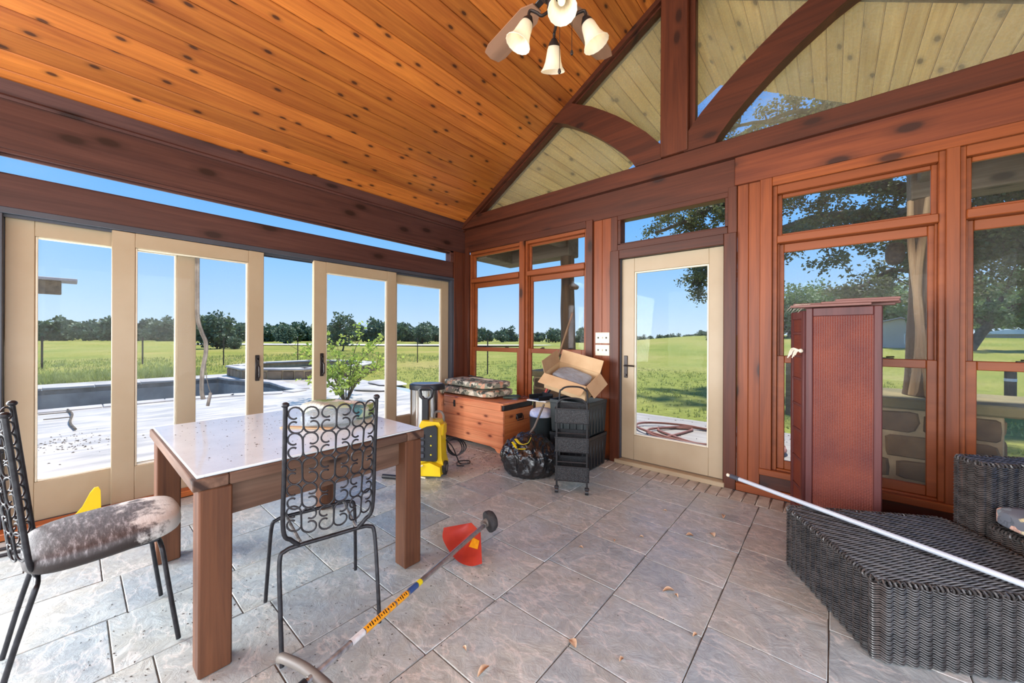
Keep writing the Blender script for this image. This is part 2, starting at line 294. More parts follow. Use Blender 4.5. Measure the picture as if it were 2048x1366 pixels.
    w2 = n.nodes.new('ShaderNodeTexWave'); w2.bands_direction = 'Z'; w2.inputs['Scale'].default_value = 34; w2.inputs['Distortion'].default_value = .4; n.links.new(v.outputs[0], w2.inputs['Vector'])
    mm = n.nodes.new('ShaderNodeMath'); mm.operation = 'MULTIPLY'; n.links.new(w1.outputs[0], mm.inputs[0]); n.links.new(w2.outputs[0], mm.inputs[1])
    r = _ramp(n, t.outputs[0], [(.35, lin(108, 44, 36)), (.65, lin(138, 64, 41))]); r2 = _ramp(n, mm.outputs[0], [(.05, (.55, .5, .5, 1)), (.5, (1, 1, 1, 1))]); n.links.new(_mix(n, r.outputs[0], r2.outputs[0], .8, 'MULTIPLY'), b.inputs['Base Color']); b.inputs['Roughness'].default_value = .5; _bump(n, b, mm.outputs[0], .6, .004)
    # frosted glass lamp shades, white
    m, n, b, o = _base('shade_glass'); b.inputs['Base Color'].default_value = lin(244, 238, 222); b.inputs['Roughness'].default_value = .3; tl = n.nodes.new('ShaderNodeBsdfTranslucent'); tl.inputs[0].default_value = lin(250, 244, 226); mx = n.nodes.new('ShaderNodeMixShader'); mx.inputs[0].default_value = .45; n.links.new(b.outputs[0], mx.inputs[1]); n.links.new(tl.outputs[0], mx.inputs[2]); n.links.new(mx.outputs[0], o.inputs[0])
    m, n, b, o = _base('bulb_glow'); b.inputs['Base Color'].default_value = lin(255, 250, 236); b.inputs['Emission Color'].default_value = lin(255, 236, 200); b.inputs['Emission Strength'].default_value = .15
special_mats()

# ------------------------------------------------------------------ mesh builder
_CB = None
def _cbox_topo():
    global _CB
    if _CB: return _CB
    vs_ = []
    for sx_ in (-1, 1):
        for sy_ in (-1, 1):
            for sz_ in (-1, 1):
                for k in range(3): vs_.append((sx_, sy_, sz_, k))
    bm = bmesh.new(); bv = []
    for a, b_, c_, k in vs_:
        p = [a, b_, c_]
        for j in range(3):
            if j != k: p[j] *= .8
        bv.append(bm.verts.new(p))
    bm.verts.index_update()
    bmesh.ops.convex_hull(bm, input=bm.verts[:]); bmesh.ops.dissolve_limit(bm, angle_limit=.01, verts=bm.verts[:], edges=bm.edges[:])
    bm.verts.index_update()
    _CB = ([(round(v.co.x/abs(v.co.x)), round(v.co.y/abs(v.co.y)), round(v.co.z/abs(v.co.z)), max(range(3), key=lambda k: abs(v.co[k]))) for v in bm.verts], [[v.index for v in f.verts] for f in bm.faces])
    bm.free(); return _CB
class MB:
    def __init__(s): s.v = []; s.f = []
    def add(s, vs_, fs, M=None):
        o = len(s.v)
        s.v += [tuple(M @ Vector(p)) if M is not None else tuple(p) for p in vs_]
        s.f += [[i+o for i in f] for f in fs]; return s
    def box(s, x0, x1, y0, y1, z0, z1, ch=.0, M=None):
        if ch <= 0:
            vs_ = [(x, y, z) for x in (x0, x1) for y in (y0, y1) for z in (z0, z1)]
            return s.add(vs_, [(0, 1, 3, 2), (4, 6, 7, 5), (0, 4, 5, 1), (2, 3, 7, 6), (0, 2, 6, 4), (1, 5, 7, 3)], M)
        t, fs = _cbox_topo(); c = ((x0+x1)/2, (y0+y1)/2, (z0+z1)/2); h = ((x1-x0)/2, (y1-y0)/2, (z1-z0)/2)
        ch = min(ch, .45*min(h)*2)
        vs_ = []
        for a, b_, d, k in t:
            p = []
            for j, sg in enumerate((a, b_, d)): p.append(c[j]+sg*(h[j]-(0 if j == k else ch)))
            vs_.append(p)
        return s.add(vs_, fs, M)
    def cyl(s, p0, p1, r0, r1=None, n=12, caps=True, M=None):
        return s.tube([p0, p1], [r0, r0 if r1 is None else r1], n, caps=caps, M=M)
    def tube(s, pts, r, n=8, closed=False, caps=True, M=None, flat=1.0):
        pts = [Vector(p) for p in pts]; N = len(pts)
        rs = r if isinstance(r, (list, tuple)) else [r]*N
        vs_ = []; fs = []
        t0 = ((pts[1]-pts[0]) if not closed else (pts[1]-pts[-1])).normalized()
        ref = Vector((0, 0, 1)) if abs(t0.z) < .9 else Vector((1, 0, 0))
        u = t0.cross(ref).normalized()
        for i in range(N):
            if closed: t = (pts[(i+1) % N]-pts[i-1])
            else: t = pts[min(i+1, N-1)]-pts[max(i-1, 0)]
            if t.length < 1e-9: t = t0.copy()
            t.normalize(); u = (u-t*u.dot(t))
            if u.length < 1e-6: u = t.orthogonal()
            u.normalize(); w = t.cross(u)
            for k in range(n):
                a = 2*PI*k/n; vs_.append(pts[i]+(u*math.cos(a)+w*math.sin(a)*flat)*rs[i])
        M_ = N if closed else N-1
        for i in range(M_):
            j = (i+1) % N
            for k in range(n): k2 = (k+1) % n; fs.append((i*n+k, i*n+k2, j*n+k2, j*n+k))
        if caps and not closed: fs.append(tuple(range(n-1, -1, -1))); fs.append(tuple((N-1)*n+k for k in range(n)))
        return s.add(vs_, fs, M)
    def lathe(s, prof, n=20, M=None, ripple=0, rn=0, rfrom=0):
        vs_ = []; fs = []
        for i, (r, z) in enumerate(prof):
            for k in range(n):
                a = 2*PI*k/n; rr = r*(1+(ripple*math.cos(rn*a)*max(0, (i-rfrom)/max(1, len(prof)-1-rfrom)) if rn else 0))
                vs_.append((rr*math.cos(a), rr*math.sin(a), z))
        for i in range(len(prof)-1):
            for k in range(n): k2 = (k+1) % n; fs.append((i*n+k, i*n+k2, (i+1)*n+k2, (i+1)*n+k))
        return s.add(vs_, fs, M)
    def prism(s, outline, d0, d1, plane='XZ', M=None):
        # outline in 2D, extruded along the remaining axis from d0 to d1
        def P(a, b_, d): return {'XZ': (a, d, b_), 'XY': (a, b_, d), 'YZ': (d, a, b_)}[plane]
        N = len(outline); vs_ = [P(a, b_, d0) for a, b_ in outline]+[P(a, b_, d1) for a, b_ in outline]
        fs = [tuple(range(N-1, -1, -1)), tuple(range(N, 2*N))]+[(i, (i+1) % N, N+(i+1) % N, N+i) for i in range(N)]
        return s.add(vs_, fs, M)
    def sphere(s, c, r, n=12, m=8, sc=(1, 1, 1), M=None):
        prof = [(math.sin(PI*i/m)*r+1e-5, -math.cos(PI*i/m)*r) for i in range(m+1)]
        T = Matrix.Translation(c) @ Matrix.Diagonal((sc[0], sc[1], sc[2], 1))
        return s.lathe(prof, n, (M @ T) if M is not None else T)
    def superbox(s, hx, hy, hz, e=.35, n=32, m=16, M=None, fn=None):
        sp = lambda v, p: math.copysign(abs(v)**p, v)
        vs_ = []; fs = []
        for i in range(m+1):
            ph = -PI/2+PI*i/m; cz = sp(math.cos(ph), e); z = sp(math.sin(ph), e)*hz
            for k in range(n):
                a = 2*PI*k/n; p = Vector((sp(math.cos(a), e)*cz*hx, sp(math.sin(a), e)*cz*hy, z))
                vs_.append(fn(p) if fn else p)
        for i in range(m):
            for k in range(n): k2 = (k+1) % n; fs.append((i*n+k, i*n+k2, (i+1)*n+k2, (i+1)*n+k))
        return s.add(vs_, fs, M)
    def mesh(s, name):
        me = bpy.data.meshes.new(name); me.from_pydata([tuple(v) for v in s.v], [], s.f); me.update(); return me
    def build(s, name, mat, parent=None, smooth=True, loc=None, rot=None, fix=True):
        me = s.mesh(name)
        if fix and len(me.polygons) < 60000:
            bm = bmesh.new(); bm.from_mesh(me); bmesh.ops.recalc_face_normals(bm, faces=bm.faces[:]); bm.to_mesh(me); bm.free()
        me.materials.append(MATS[mat])
        if smooth: me.shade_smooth(); me.set_sharp_from_angle(angle=math.radians(38))
        o = bpy.data.objects.new(name, me); C.objects.link(o); o.parent = parent
        if loc: o.location = loc
        if rot: o.rotation_euler = rot
        return o
def tag(o, label, cat, group=None, kind=None):
    if label: o['label'] = label
    if cat: o['category'] = cat
    if group: o['group'] = group
    if kind: o['kind'] = kind
    return o
def thing(name, label, cat, loc=(0, 0, 0), rz=0, group=None, kind=None):
    o = bpy.data.objects.new(name, None); C.objects.link(o); o.location = loc; o.rotation_euler = (0, 0, rz); o.empty_display_size = .05
    return tag(o, label, cat, group, kind)
def struct(name, label, cat): return thing(name, label, cat, kind='structure')
def inst(src, name, parent=None, loc=(0, 0, 0), rot=(0, 0, 0), scale=(1, 1, 1)):
    o = bpy.data.objects.new(name, src.data if hasattr(src, 'data') else src); C.objects.link(o); o.parent = parent; o.location = loc; o.rotation_euler = rot; o.scale = scale; return o
def copy_tree(o, parent=None):
    c = o.copy(); C.objects.link(c); c.parent = parent
    for ch in [x for x in o.children]: copy_tree(ch, c)
    return c
def spline(pts, n=8, closed=False):
    P = [Vector(p) for p in pts]; out = []; N = len(P)
    rng = range(N if closed else N-1)
    for i in rng:
        p0 = P[i-1] if (i > 0 or closed) else P[0]*2-P[1]; p1 = P[i]; p2 = P[(i+1) % N]; p3 = P[(i+2) % N] if (i+2 < N or closed) else p2*2-p1
        for k in range(n):
            t = k/n; out.append(.5*((2*p1)+(p2-p0)*t+(2*p0-5*p1+4*p2-p3)*t*t+(3*p1-p0-3*p2+p3)*t**3))
    if not closed: out.append(P[-1])
    return out

# ------------------------------------------------------------------ room dimensions
XL, YB, XR, YR = -4.0, 3.64, 1.76, -4.5
XC, ZA, SL = -1.12, 4.55, .594            # ridge x, apex z, slope
def ceil_z(x): return ZA-SL*abs(x-XC)

# ================================================================== STRUCTURE
def B(parent, name, mat, x0, x1, y0, y1, z0, z1, ch=.004):
    """one board, centred on its own origin so that its grain starts at random"""
    cx, cy, cz = (x0+x1)/2, (y0+y1)/2, (z0+z1)/2
    return MB().box(x0-cx, x1-cx, y0-cy, y1-cy, z0-cz, z1-cz, ch).build(name, mat, parent, loc=(cx, cy, cz))

# ---- floor: grout bed, slate tiles, brick border
floor = tag(MB().box(-4.12, XR, YR, 3.75, -.06, -.008).build('floor', 'grout'), 'grey slate tile floor with a brick border along the glazed end wall', 'floor', kind='structure')
tile_me = None
offs = [0, .21, .12, .33, .05, .26, .17, .38, .09, .3, .02, .23, .14, .35, .1]
ix = 0
x = -.42-.41*9
while x < XR-.02:
    x0, x1 = max(x, -3.885), min(x+.41, XR)
    if x1-x0 > .03:
        y = 3.385; first = True
        k = 0
        while y > YR:
            ln = .41
            if first: ln = .41*(.35+.65*((offs[ix % 15]*2.3) % 1)) if ix % 2 else .41; first = False
            y0 = max(y-ln, YR)
            if y-y0 > .02:
                g = .0022
                t = MB().box(-(x1-x0)/2+g, (x1-x0)/2-g, -(y-y0)/2+g, (y-y0)/2-g, -.012, 0, .0025).build('tile', 'slate', floor, loc=((x0+x1)/2, (y0+y)/2, random.uniform(-.0015, 0)))
            y = y0; k += 1
    x += .41; ix += 1
bk_src = MB().box(-.041, .041, -.116, .116, -.02, 0, .006).build('brick', 'floor_brick', floor, loc=(XL+.16, 3.505, 0))
for i in range(1, 64): inst(bk_src, 'brick', floor, (XL+.16+i*.088, 3.505+random.uniform(-.004, .004), random.uniform(-.003, .001)), (0, 0, random.uniform(-.02, .02)))

# ---- ceiling
TH = math.atan(SL); CT, ST = math.cos(TH), math.sin(TH)
ceiling = struct('ceiling', 'vaulted ceiling of varnished knotty cedar boards', 'ceiling')
PW, PN, RUN = .1317, 26, (XC-XL)/CT
pl = MB().box(.0012, PW-.0012, 0, YB-YR+.02, 0, .018, .005)
plm = pl.mesh('plank'); plm.materials.append(MATS['ceiling_cedar'])
for i in range(PN):
    d = .005+i*PW
    if d > RUN-.03: break
    inst(plm, 'plank', ceiling, (XL+CT*d, YR, ceil_z(XL)+ST*d), (0, -TH, 0))
    inst(plm, 'plank', ceiling, (2*XC-XL-CT*(d+PW), YR, ceil_z(XL)+ST*(d+PW)), (0, TH, 0))
roofm = MB()
for s in (-1, 1):
    def X(xx): return XC+s*(XC-xx)*-1 if s < 0 else 2*XC-xx
    xe = XL-.32
    o = [(xe, ceil_z(xe)+.03), (XC, ZA+.03), (XC, ZA+.16), (xe, ceil_z(xe)+.16)]
    if s > 0: o = [(2*XC-a, b_) for a, b_ in o]
    roofm.prism(o, YR-.4, YB+.15, 'XZ')
tag(roofm.build('roof', 'weathered_beam', smooth=False), 'pitched roof over the sunroom', 'roof', kind='structure')

# ---- left wall
wl = struct('wall_left', 'dark cedar wall around the sliding glass doors', 'wall')
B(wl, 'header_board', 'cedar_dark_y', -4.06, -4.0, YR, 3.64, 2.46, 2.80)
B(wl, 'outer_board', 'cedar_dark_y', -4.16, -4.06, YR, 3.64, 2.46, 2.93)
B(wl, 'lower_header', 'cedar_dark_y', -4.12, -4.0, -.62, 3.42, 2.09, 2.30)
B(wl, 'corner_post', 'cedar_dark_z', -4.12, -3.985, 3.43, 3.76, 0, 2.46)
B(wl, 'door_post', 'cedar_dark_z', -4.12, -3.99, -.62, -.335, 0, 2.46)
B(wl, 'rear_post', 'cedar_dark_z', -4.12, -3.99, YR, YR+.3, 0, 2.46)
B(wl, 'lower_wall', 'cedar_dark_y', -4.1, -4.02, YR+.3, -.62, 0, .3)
cr = MB().prism([(-4.0, 2.77), (-3.985, 2.77), (-3.972, 2.785), (-3.985, 2.80), (-3.93, 2.872), (-4.0, 2.84)], YR, 3.6, 'XZ').build('trim_1', 'cedar_dark_y', smooth=False)
tag(cr, 'dark cedar frieze moulding where the ceiling meets the sliding door wall', 'trim', kind='structure')
# transom above the sliding doors
w6 = struct('window_6', 'long narrow transom window above the sliding doors', 'window')
fr = MB()
fr.box(-4.11, -4.005, -.62, 3.43, 2.435, 2.462, .004); fr.box(-4.11, -4.07, -.62, 3.43, 2.30, 2.325, .004); fr.box(-4.11, -4.005, 3.375, 3.43, 2.30, 2.46, .004); fr.box(-4.045, -4.03, -.62, 3.38, 2.42, 2.436, .003)
fr.build('frame', 'cedar_dark_y', w6)
MB().box(-4.082, -4.076, -.62, 3.38, 2.315, 2.44).build('pane', 'pane_glass', w6)
# sliding doors
d1 = struct('door_1', 'beige four-panel sliding glass door set standing partly open', 'door')
fr = MB(); fr.box(-4.115, -3.992, -.335, 3.435, 2.048, 2.09, .004); fr.box(-4.115, -3.992, -.335, -.288, 0, 2.05, .004); fr.box(-4.115, -3.992, 3.388, 3.435, 0, 2.05, .004)
fr.box(-4.115, -4.108, -.3, 3.4, 2.03, 2.05); fr.box(-4.03, -4.024, -.3, 3.4, 2.03, 2.05)
fr.build('frame', 'dark_frame', d1)
MB().box(-3.99, -3.885, -.6, 3.45, 0, .045, .006).build('sill', 'sill_wood', d1)
tr = MB(); tr.box(-4.12, -3.99, -.3, 3.4, 0, .014)
for q in (-4.10, -4.055, -4.045, -4.0): tr.box(q-.003, q+.003, -.3, 3.4, .01, .03)
tr.build('track', 'dark_frame', d1)
def slide_panel(y0, y1, xf, handle=None):
    p = MB(); th = .045; xa, xb = xf-th, xf; st = .122
    p.box(xa, xb, y0, y0+st, .026, 2.045, .004); p.box(xa, xb, y1-st, y1, .026, 2.045, .004)
    p.box(xa, xb, y0+st-.002, y1-st+.002, 1.935, 2.045, .004); p.box(xa, xb, y0+st-.002, y1-st+.002, .026, .288, .004)
    o = p.build('panel', 'beige_paint', d1)
    b_ = MB(); e = .012
    for (a0, a1, c0, c1) in ((y0+st, y0+st+e, .288, 1.935), (y1-st-e, y1-st, .288, 1.935), (y0+st+e, y1-st-e, 1.923, 1.935), (y0+st+e, y1-st-e, .288, .30)):
        b_.box(xa+.008, xb-.008, a0, a1, c0, c1, .003)
    b_.build('glazing_bead', 'white_plastic', o)
    MB().box(xf-.026, xf-.020, y0+st, y1-st, .288, 1.935).build('pane', 'pane_glass', o)
    if handle is not None:
        h = MB(); h.box(xb, xb+.012, handle-.017, handle+.017, .865, 1.10, .004)
        hb = h.build('handle_plate', 'bronze', o)
        g = MB(); s = .004
        g.tube(spline([(xb+.006, handle+s, 1.00), (xb+.045, handle+s, .995), (xb+.05, handle+s, .95), (xb+.048, handle+s, .90), (xb+.006, handle+s, .885)], 6), .008, 8); g.cyl((xb, handle, 1.065), (xb+.03, handle, 1.065), .01, n=10); g.box(xb+.02, xb+.03, handle-.006, handle+.006, 1.03, 1.075, .002)
        g.build('door_pull', 'bronze', o)
    return o
p1 = slide_panel(-.286, .672, -4.055)
slide_panel(2.452, 3.386, -4.055)
slide_panel(.185, 1.148, -3.998, 1.096)
slide_panel(1.587, 2.534, -3.998, 1.665)
ws = MB()
for dx, dy in ((0, 0), (.006, .012)):
    ws.tube(spline([(-4.03+dx, .668+dy, 1.945), (-4.03+dx, .668+dy, 1.6), (-4.03+dx, .672+dy, 1.42), (-4.03+dx, .70+dy, 1.30), (-4.03+dx, .725+dy, 1.22), (-4.03+dx, .725+dy, 1.12), (-4.03+dx, .705+dy, .98), (-4.03+dx, .70+dy, .82), (-4.03+dx, .71+dy, .74)], 8), .009, 6)
ws.tube(spline([(-4.028, .72, 1.2), (-4.028, .73, 1.1), (-4.026, .735, .95), (-4.025, .75, .85), (-4.024, .765, .79)], 6), .003, 5); ws.tube([(-4.024, .765, .79), (-4.024, .745, .68)], .012, 6)
ws.build('weather_strip', 'weather_strip', p1)

# ---- back wall (gable end)
wb = struct('wall_back', 'cedar gable end wall with windows and a glazed door', 'wall')
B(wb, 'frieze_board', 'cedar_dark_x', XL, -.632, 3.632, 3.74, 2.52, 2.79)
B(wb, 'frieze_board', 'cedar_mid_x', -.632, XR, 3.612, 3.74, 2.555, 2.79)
B(wb, 'gable_sill_beam', 'cedar_dark_x', XL, XR, 3.57, 3.74, 2.785, 2.945, .006)
for a, b_ in ((-1.965, -1.862), (-1.862, -1.758), (-.617, -.535), (-.535, -.452)):
    B(wb, 'plank', 'cedar_z', a, b_, 3.645, 3.74, 0, 2.56)
B(wb, 'baseboard', 'cedar_x', -.617, XR, 3.615, 3.65, 0, .065)
B(wb, 'apron_board', 'cedar_dark_x', -.452, XR, 3.635, 3.74, .065, .205)
B(wb, 'apron_board', 'cedar_dark_x', XL, -1.965, 3.635, 3.74, 0, .205)
# casings
def casing(parent, x0, x1, z0, z1, w, mat_h='cedar_dark_x', mat_v='cedar_dark_z', bottom=True, y0=3.618, mw_=None):
    B(parent, 'casing', mat_v, x0, x0+w, y0, 3.65, z0, z1); B(parent, 'casing', mat_v, x1-w, x1, y0, 3.65, z0, z1)
    B(parent, 'casing', mat_h, x0+w, x1-w, y0, 3.65, z1-w*.95, z1)
    if bottom: B(parent, 'stool', mat_h, x0-.0, x1, y0-.02, 3.66, z0-.03, z0+.02)
casing(wb, -3.985, -1.962, .205, 2.54, .082)
B(wb, 'mullion', 'cedar_z', -2.979, -2.901, 3.62, 3.75, .2, 2.53)
casing(wb, -.453, 1.62, .205, 2.565, .082, 'cedar_x', 'cedar_z')
B(wb, 'mullion', 'cedar_z', .546, .608, 3.622, 3.75, .2, 2.555)
# door casing
B(wb, 'casing', 'cedar_dark_z', -1.758, -1.66, 3.612, 3.65, 0, 2.165); B(wb, 'casing', 'cedar_dark_z', -.712, -.617, 3.612, 3.65, 0, 2.165); B(wb, 'casing', 'cedar_dark_x', -1.66, -.712, 3.612, 3.65, 2.075, 2.165)
B(wb, 'board', 'cedar_dark_z', -1.758, -1.685, 3.63, 3.74, 2.165, 2.52); B(wb, 'board', 'cedar_dark_z', -.686, -.617, 3.63, 3.74, 2.165, 2.56); B(wb, 'board', 'cedar_dark_x', -1.685, -.686, 3.63, 3.74, 2.165, 2.225)
B(wb, 'jamb', 'dark_frame', -1.70, -1.652, 3.65, 3.75, 0, 2.10); B(wb, 'jamb', 'dark_frame', -.72, -.69, 3.65, 3.75, 0, 2.10); B(wb, 'jamb', 'dark_frame', -1.66, -.71, 3.65, 3.75, 2.078, 2.10)

def window_unit(name, label, x0, x1, gl='pane_glass'):
    w = struct(name, label, 'window')
    f = MB(); ya, yb = 3.648, 3.752
    f.box(x0, x0+.032, ya, yb, .2, 2.53, .004); f.box(x1-.032, x1, ya, yb, .2, 2.53, .004); f.box(x0+.031, x1-.031, ya, yb, 2.425, 2.53, .004); f.box(x0+.031, x1-.031, ya, yb, .2, .237, .004); f.box(x0+.03, x1-.03, 3.632, yb, 2.028, 2.088, .006)
    for xs in (x0+.032, x1-.032-.012): f.box(xs, xs+.012, 3.68, 3.69, 1.13, 2.03, .002)
    f.build('frame', 'cedar_sash', w)
    def sash(z0, z1, y0, y1, st, tr_, br, nm='sash', inset=.03):
        a, b_ = x0+inset, x1-inset
        s = MB(); s.box(a, a+st, y0, y1, z0, z1, .004); s.box(b_-st, b_, y0, y1, z0, z1, .004); s.box(a+st, b_-st, y0, y1, z1-tr_, z1, .004); s.box(a+st, b_-st, y0, y1, z0, z0+br, .004)
        so = s.build(nm, 'cedar_sash', w)
        MB().box(a+st-.004, b_-st+.004, (y0+y1)/2-.003, (y0+y1)/2+.003, z0+br-.004, z1-tr_+.004).build('pane', gl, so)
        return so
    sash(2.088, 2.425, 3.69, 3.72, .03, .03, .022)
    sash(1.085, 2.028, 3.705, 3.735, .042, .066, .05)
    lo = sash(.237, 1.135, 3.667, 3.697, .05, .056, .066)
    for k, px in enumerate((.28, .72)):
        xx = x0+(x1-x0)*px
        lk = MB(); lk.box(xx-.028, xx+.028, 3.672, 3.692, 1.134, 1.143, .003); lk.tube([(xx-.01, 3.682, 1.148), (xx+.03, 3.676, 1.150)], .005, 6)
        lk.build('sash_lock', 'bronze', lo)
window_unit('window_1', 'cedar double-hung window above the cedar chest nearest the corner post', -3.90, -2.975)
window_unit('window_2', 'cedar double-hung window behind the broom and cardboard box', -2.905, -2.04)
window_unit('window_3', 'cedar double-hung window behind the maroon folding screen', -.372, .55, 'porch_window_glass')
window_unit('window_4', 'cedar double-hung window behind the wicker armchair', .604, 1.53, 'porch_window_glass')
w5 = struct('window_5', 'narrow transom window above the beige glazed door', 'window')
f = MB(); f.box(-1.69, -1.655, 3.64, 3.75, 2.22, 2.50, .004); f.box(-.71, -.683, 3.64, 3.75, 2.22, 2.50, .004); f.box(-1.69, -.683, 3.635, 3.75, 2.475, 2.525, .004); f.box(-1.69, -.683, 3.64, 3.75, 2.215, 2.237, .004)
f.build('frame', 'cedar_dark_x', w5); MB().box(-1.66, -.70, 3.70, 3.706, 2.23, 2.48).build('pane', 'pane_glass', w5)
# glazed door
d2 = struct('door_2', 'beige full-glass hinged door with a dark lever handle', 'door')
y0, y1 = 3.672, 3.717; xa, xb = -1.652, -.722
s = MB(); s.box(xa, xa+.132, y0, y1, .045, 2.075, .004); s.box(xb-.118, xb, y0, y1, .045, 2.075, .004); s.box(xa+.13, xb-.116, y0, y1, 1.935, 2.075, .004); s.box(xa+.13, xb-.116, y0, y1, .045, .295, .004)
s.build('door_slab', 'beige_paint', d2)
b_ = MB()
for (a0, a1, c0, c1) in ((xa+.132, xa+.146, .295, 1.935), (xb-.132, xb-.118, .295, 1.935), (xa+.146, xb-.132, 1.921, 1.935), (xa+.146, xb-.132, .295, .309)): b_.box(a0, a1, y0+.006, y1-.006, c0, c1, .003)
b_.build('glazing_bead', 'white_plastic', d2)
MB().box(xa+.13, xb-.116, 3.690, 3.696, .295, 1.935).build('pane', 'pane_glass', d2)
h = MB(); h.box(xa+.028, xa+.066, y0-.01, y0, .865, 1.09, .004); h.build('handle_plate', 'bronze', d2)
h = MB(); h.cyl((xa+.047, y0, .99), (xa+.047, y0-.045, .99), .009, n=10); h.tube(spline([(xa+.047, y0-.045, .99), (xa+.09, y0-.048, .992), (xa+.15, y0-.045, .99)], 5), .008, 8); h.cyl((xa+.047, y0, .895), (xa+.047, y0-.025, .895), .011, n=10); h.build('lever', 'bronze', d2)
MB().box(-1.70, -.70, 3.60, 3.75, -.004, .04, .006).build('threshold', 'beige_paint', d2)

# gable glazing, king post, braces, rake trim
w7 = struct('window_7', 'dusty triangular gable glazing behind the timber truss', 'window')
kx0, kx1 = -1.225, -.985
brT = [(-1.22, 3.07), (-1.36, 3.235), (-1.52, 3.385), (-1.66, 3.505), (-1.80, 3.61), (-1.95, 3.715), (-2.11, 3.80), (-2.20, 3.85)]
brB = [(-2.46, 3.73), (-2.36, 3.69), (-2.25, 3.635), (-2.04, 3.495), (-1.88, 3.37), (-1.75, 3.255), (-1.60, 3.11), (-1.50, 2.99), (-1.47, 2.94)]
def mir(pts): return [(2*XC-a, z) for a, z in pts]
for mm in (lambda p: p, mir):
    lower = mm([(-3.93, 2.94)]+[(-2.50, 3.735)]+[(a, z+.05) for a, z in brB[1:-1]]+[(-1.42, 2.94)])
    upper = mm([(-1.16, 3.02)]+[(a+.01, z-.05) for a, z in brT]+[(-2.24, 3.885), (-1.16, ceil_z(-1.16)-.01)])
    for o in (lower, upper):
        MB().prism(o, 3.697, 3.703, 'XZ').build('pane', 'dirty_glass', w7, smooth=False)
for i, (mm, nm) in enumerate(((lambda p: p, 'curved timber brace between the king post and the ceiling with the ceiling lamp'), (mir, 'curved timber brace between the king post and the window wall over the wicker armchair'))):
    o = mm(brT+brB+[(-1.22, 2.94)])
    br = MB().prism(o, 3.55, 3.67, 'XZ').build('trim_%d' % (2+i), 'cedar_dark_x', smooth=False)
    tag(br, nm, 'brace', kind='structure')
kp = B(None, 'trim_4', 'cedar_dark_z', kx0, kx1, 3.535, 3.70, 2.945, ZA-.02, .008); tag(kp, 'dark cedar king post in the middle of the gable', 'post', kind='structure')
MB().box(kx1-XC, kx1-XC+.05, 0, .08, 0, 1.45, .004).build('edge_strip', 'cedar_dark_z', kp, loc=(XC-(kx0+kx1)/2, -.03, -.76))
for i, s in enumerate((-1, 1)):
    a = [(-4.0, ceil_z(-4.0)-.06), (-4.0, ceil_z(-4.0)+.0), (XC, ZA), (XC, ZA-.06)]
    if s > 0: a = mir(a)
    t = MB().prism(a, 3.56, 3.74, 'XZ'); a2 = [(p, z-(.022 if k in (0, 3) else -.0)) for k, (p, z) in enumerate(a)]; t.prism(a2, 3.60, 3.66, 'XZ')
    o = t.build('trim_%d' % (5+i), 'cedar_dark_x', smooth=False); tag(o, ['rounded cedar rake moulding under the ceiling boards beside the ceiling lamp', 'rounded cedar rake moulding on the window side of the gable'][i], 'trim', kind='structure')

# right wall (behind the picture edge): header, posts, low wall
wr = struct('wall_right', 'cedar wall with wide windows beside the wicker armchair', 'wall')
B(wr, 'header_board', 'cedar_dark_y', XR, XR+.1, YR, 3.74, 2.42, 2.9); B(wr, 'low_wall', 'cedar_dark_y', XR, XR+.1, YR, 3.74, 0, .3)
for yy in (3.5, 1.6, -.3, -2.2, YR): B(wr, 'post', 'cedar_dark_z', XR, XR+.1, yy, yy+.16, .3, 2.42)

# switch plates
for i, z in enumerate((1.212, 1.082)):
    t = thing('switch_plate', ['upper ivory triple switch plate beside the glazed door', 'lower ivory triple switch plate beside the glazed door'][i], 'light switch', (-1.853, 3.645, z), group='switch plates by the door')
    MB().box(-.082, .082, -.008, 0, 0, .115, .003).build('plate', 'white_plastic', t)
    for k in (-1, 0, 1): MB().box(k*.046-.005, k*.046+.005, -.02, -.007, .05, .068, .002).build('toggle', 'black_plastic' if k else 'white_plastic', t)

# ================================================================== FURNITURE
# ---- table
t = thing('dining_table', 'rustic square wooden table with a dusty glass top', 'table', (-2.355, .795, 0))
hx, hy = .585, .51
for sx_, sy_ in ((1, -1), (1, 1), (-1, -1), (-1, 1)):
    cx, cy = sx_*(hx-.032-.02), sy_*(hy-.02-.05)
    MB().box(-.05, .05, -.052, .052, 0, .70, .006).build('leg', 'table_z', t, loc=(cx, cy, 0))
for sy_ in (-1, 1): MB().box(-.45, .45, -.015, .015, -.065, .065, .003).build('apron', 'table_x', t, loc=(0, sy_*.42, .625))
for sx_ in (-1, 1): MB().box(-.015, .015, -.39, .39, -.065, .065, .003).build('apron', 'table_y', t, loc=(sx_*.505, 0, .625))
for sy_ in (-1, 1): MB().box(-hx, hx, -.055, .055, -.022, .022, .004).build('edge_board', 'table_x', t, loc=(0, sy_*(hy-.055), .722))
for sx_ in (-1, 1): MB().box(-.055, .055, -.398, .398, -.022, .022, .004).build('edge_board', 'table_y', t, loc=(sx_*(hx-.055), 0, .722))
for i in range(5): MB().box(-.47, .47, -.078, .078, -.018, .018, .003).build('top_board', 'table_x', t, loc=(0, -.32+i*.16, .720))
MB().box(-hx+.02, hx-.012, -hy+.012, hy-.012, .745, .756, .003).build('glass_top', 'dusty_reflection_top', t)
# frayed flap hanging off the worn edge of the top
MB().prism([(-.03, 0), (.03, 0), (.022, -.05), (.008, -.085), (-.002, -.06), (-.018, -.07)], -.004, .004, 'YZ').build('splinter', 'table_y', t, loc=(-.57, -.46, .70))

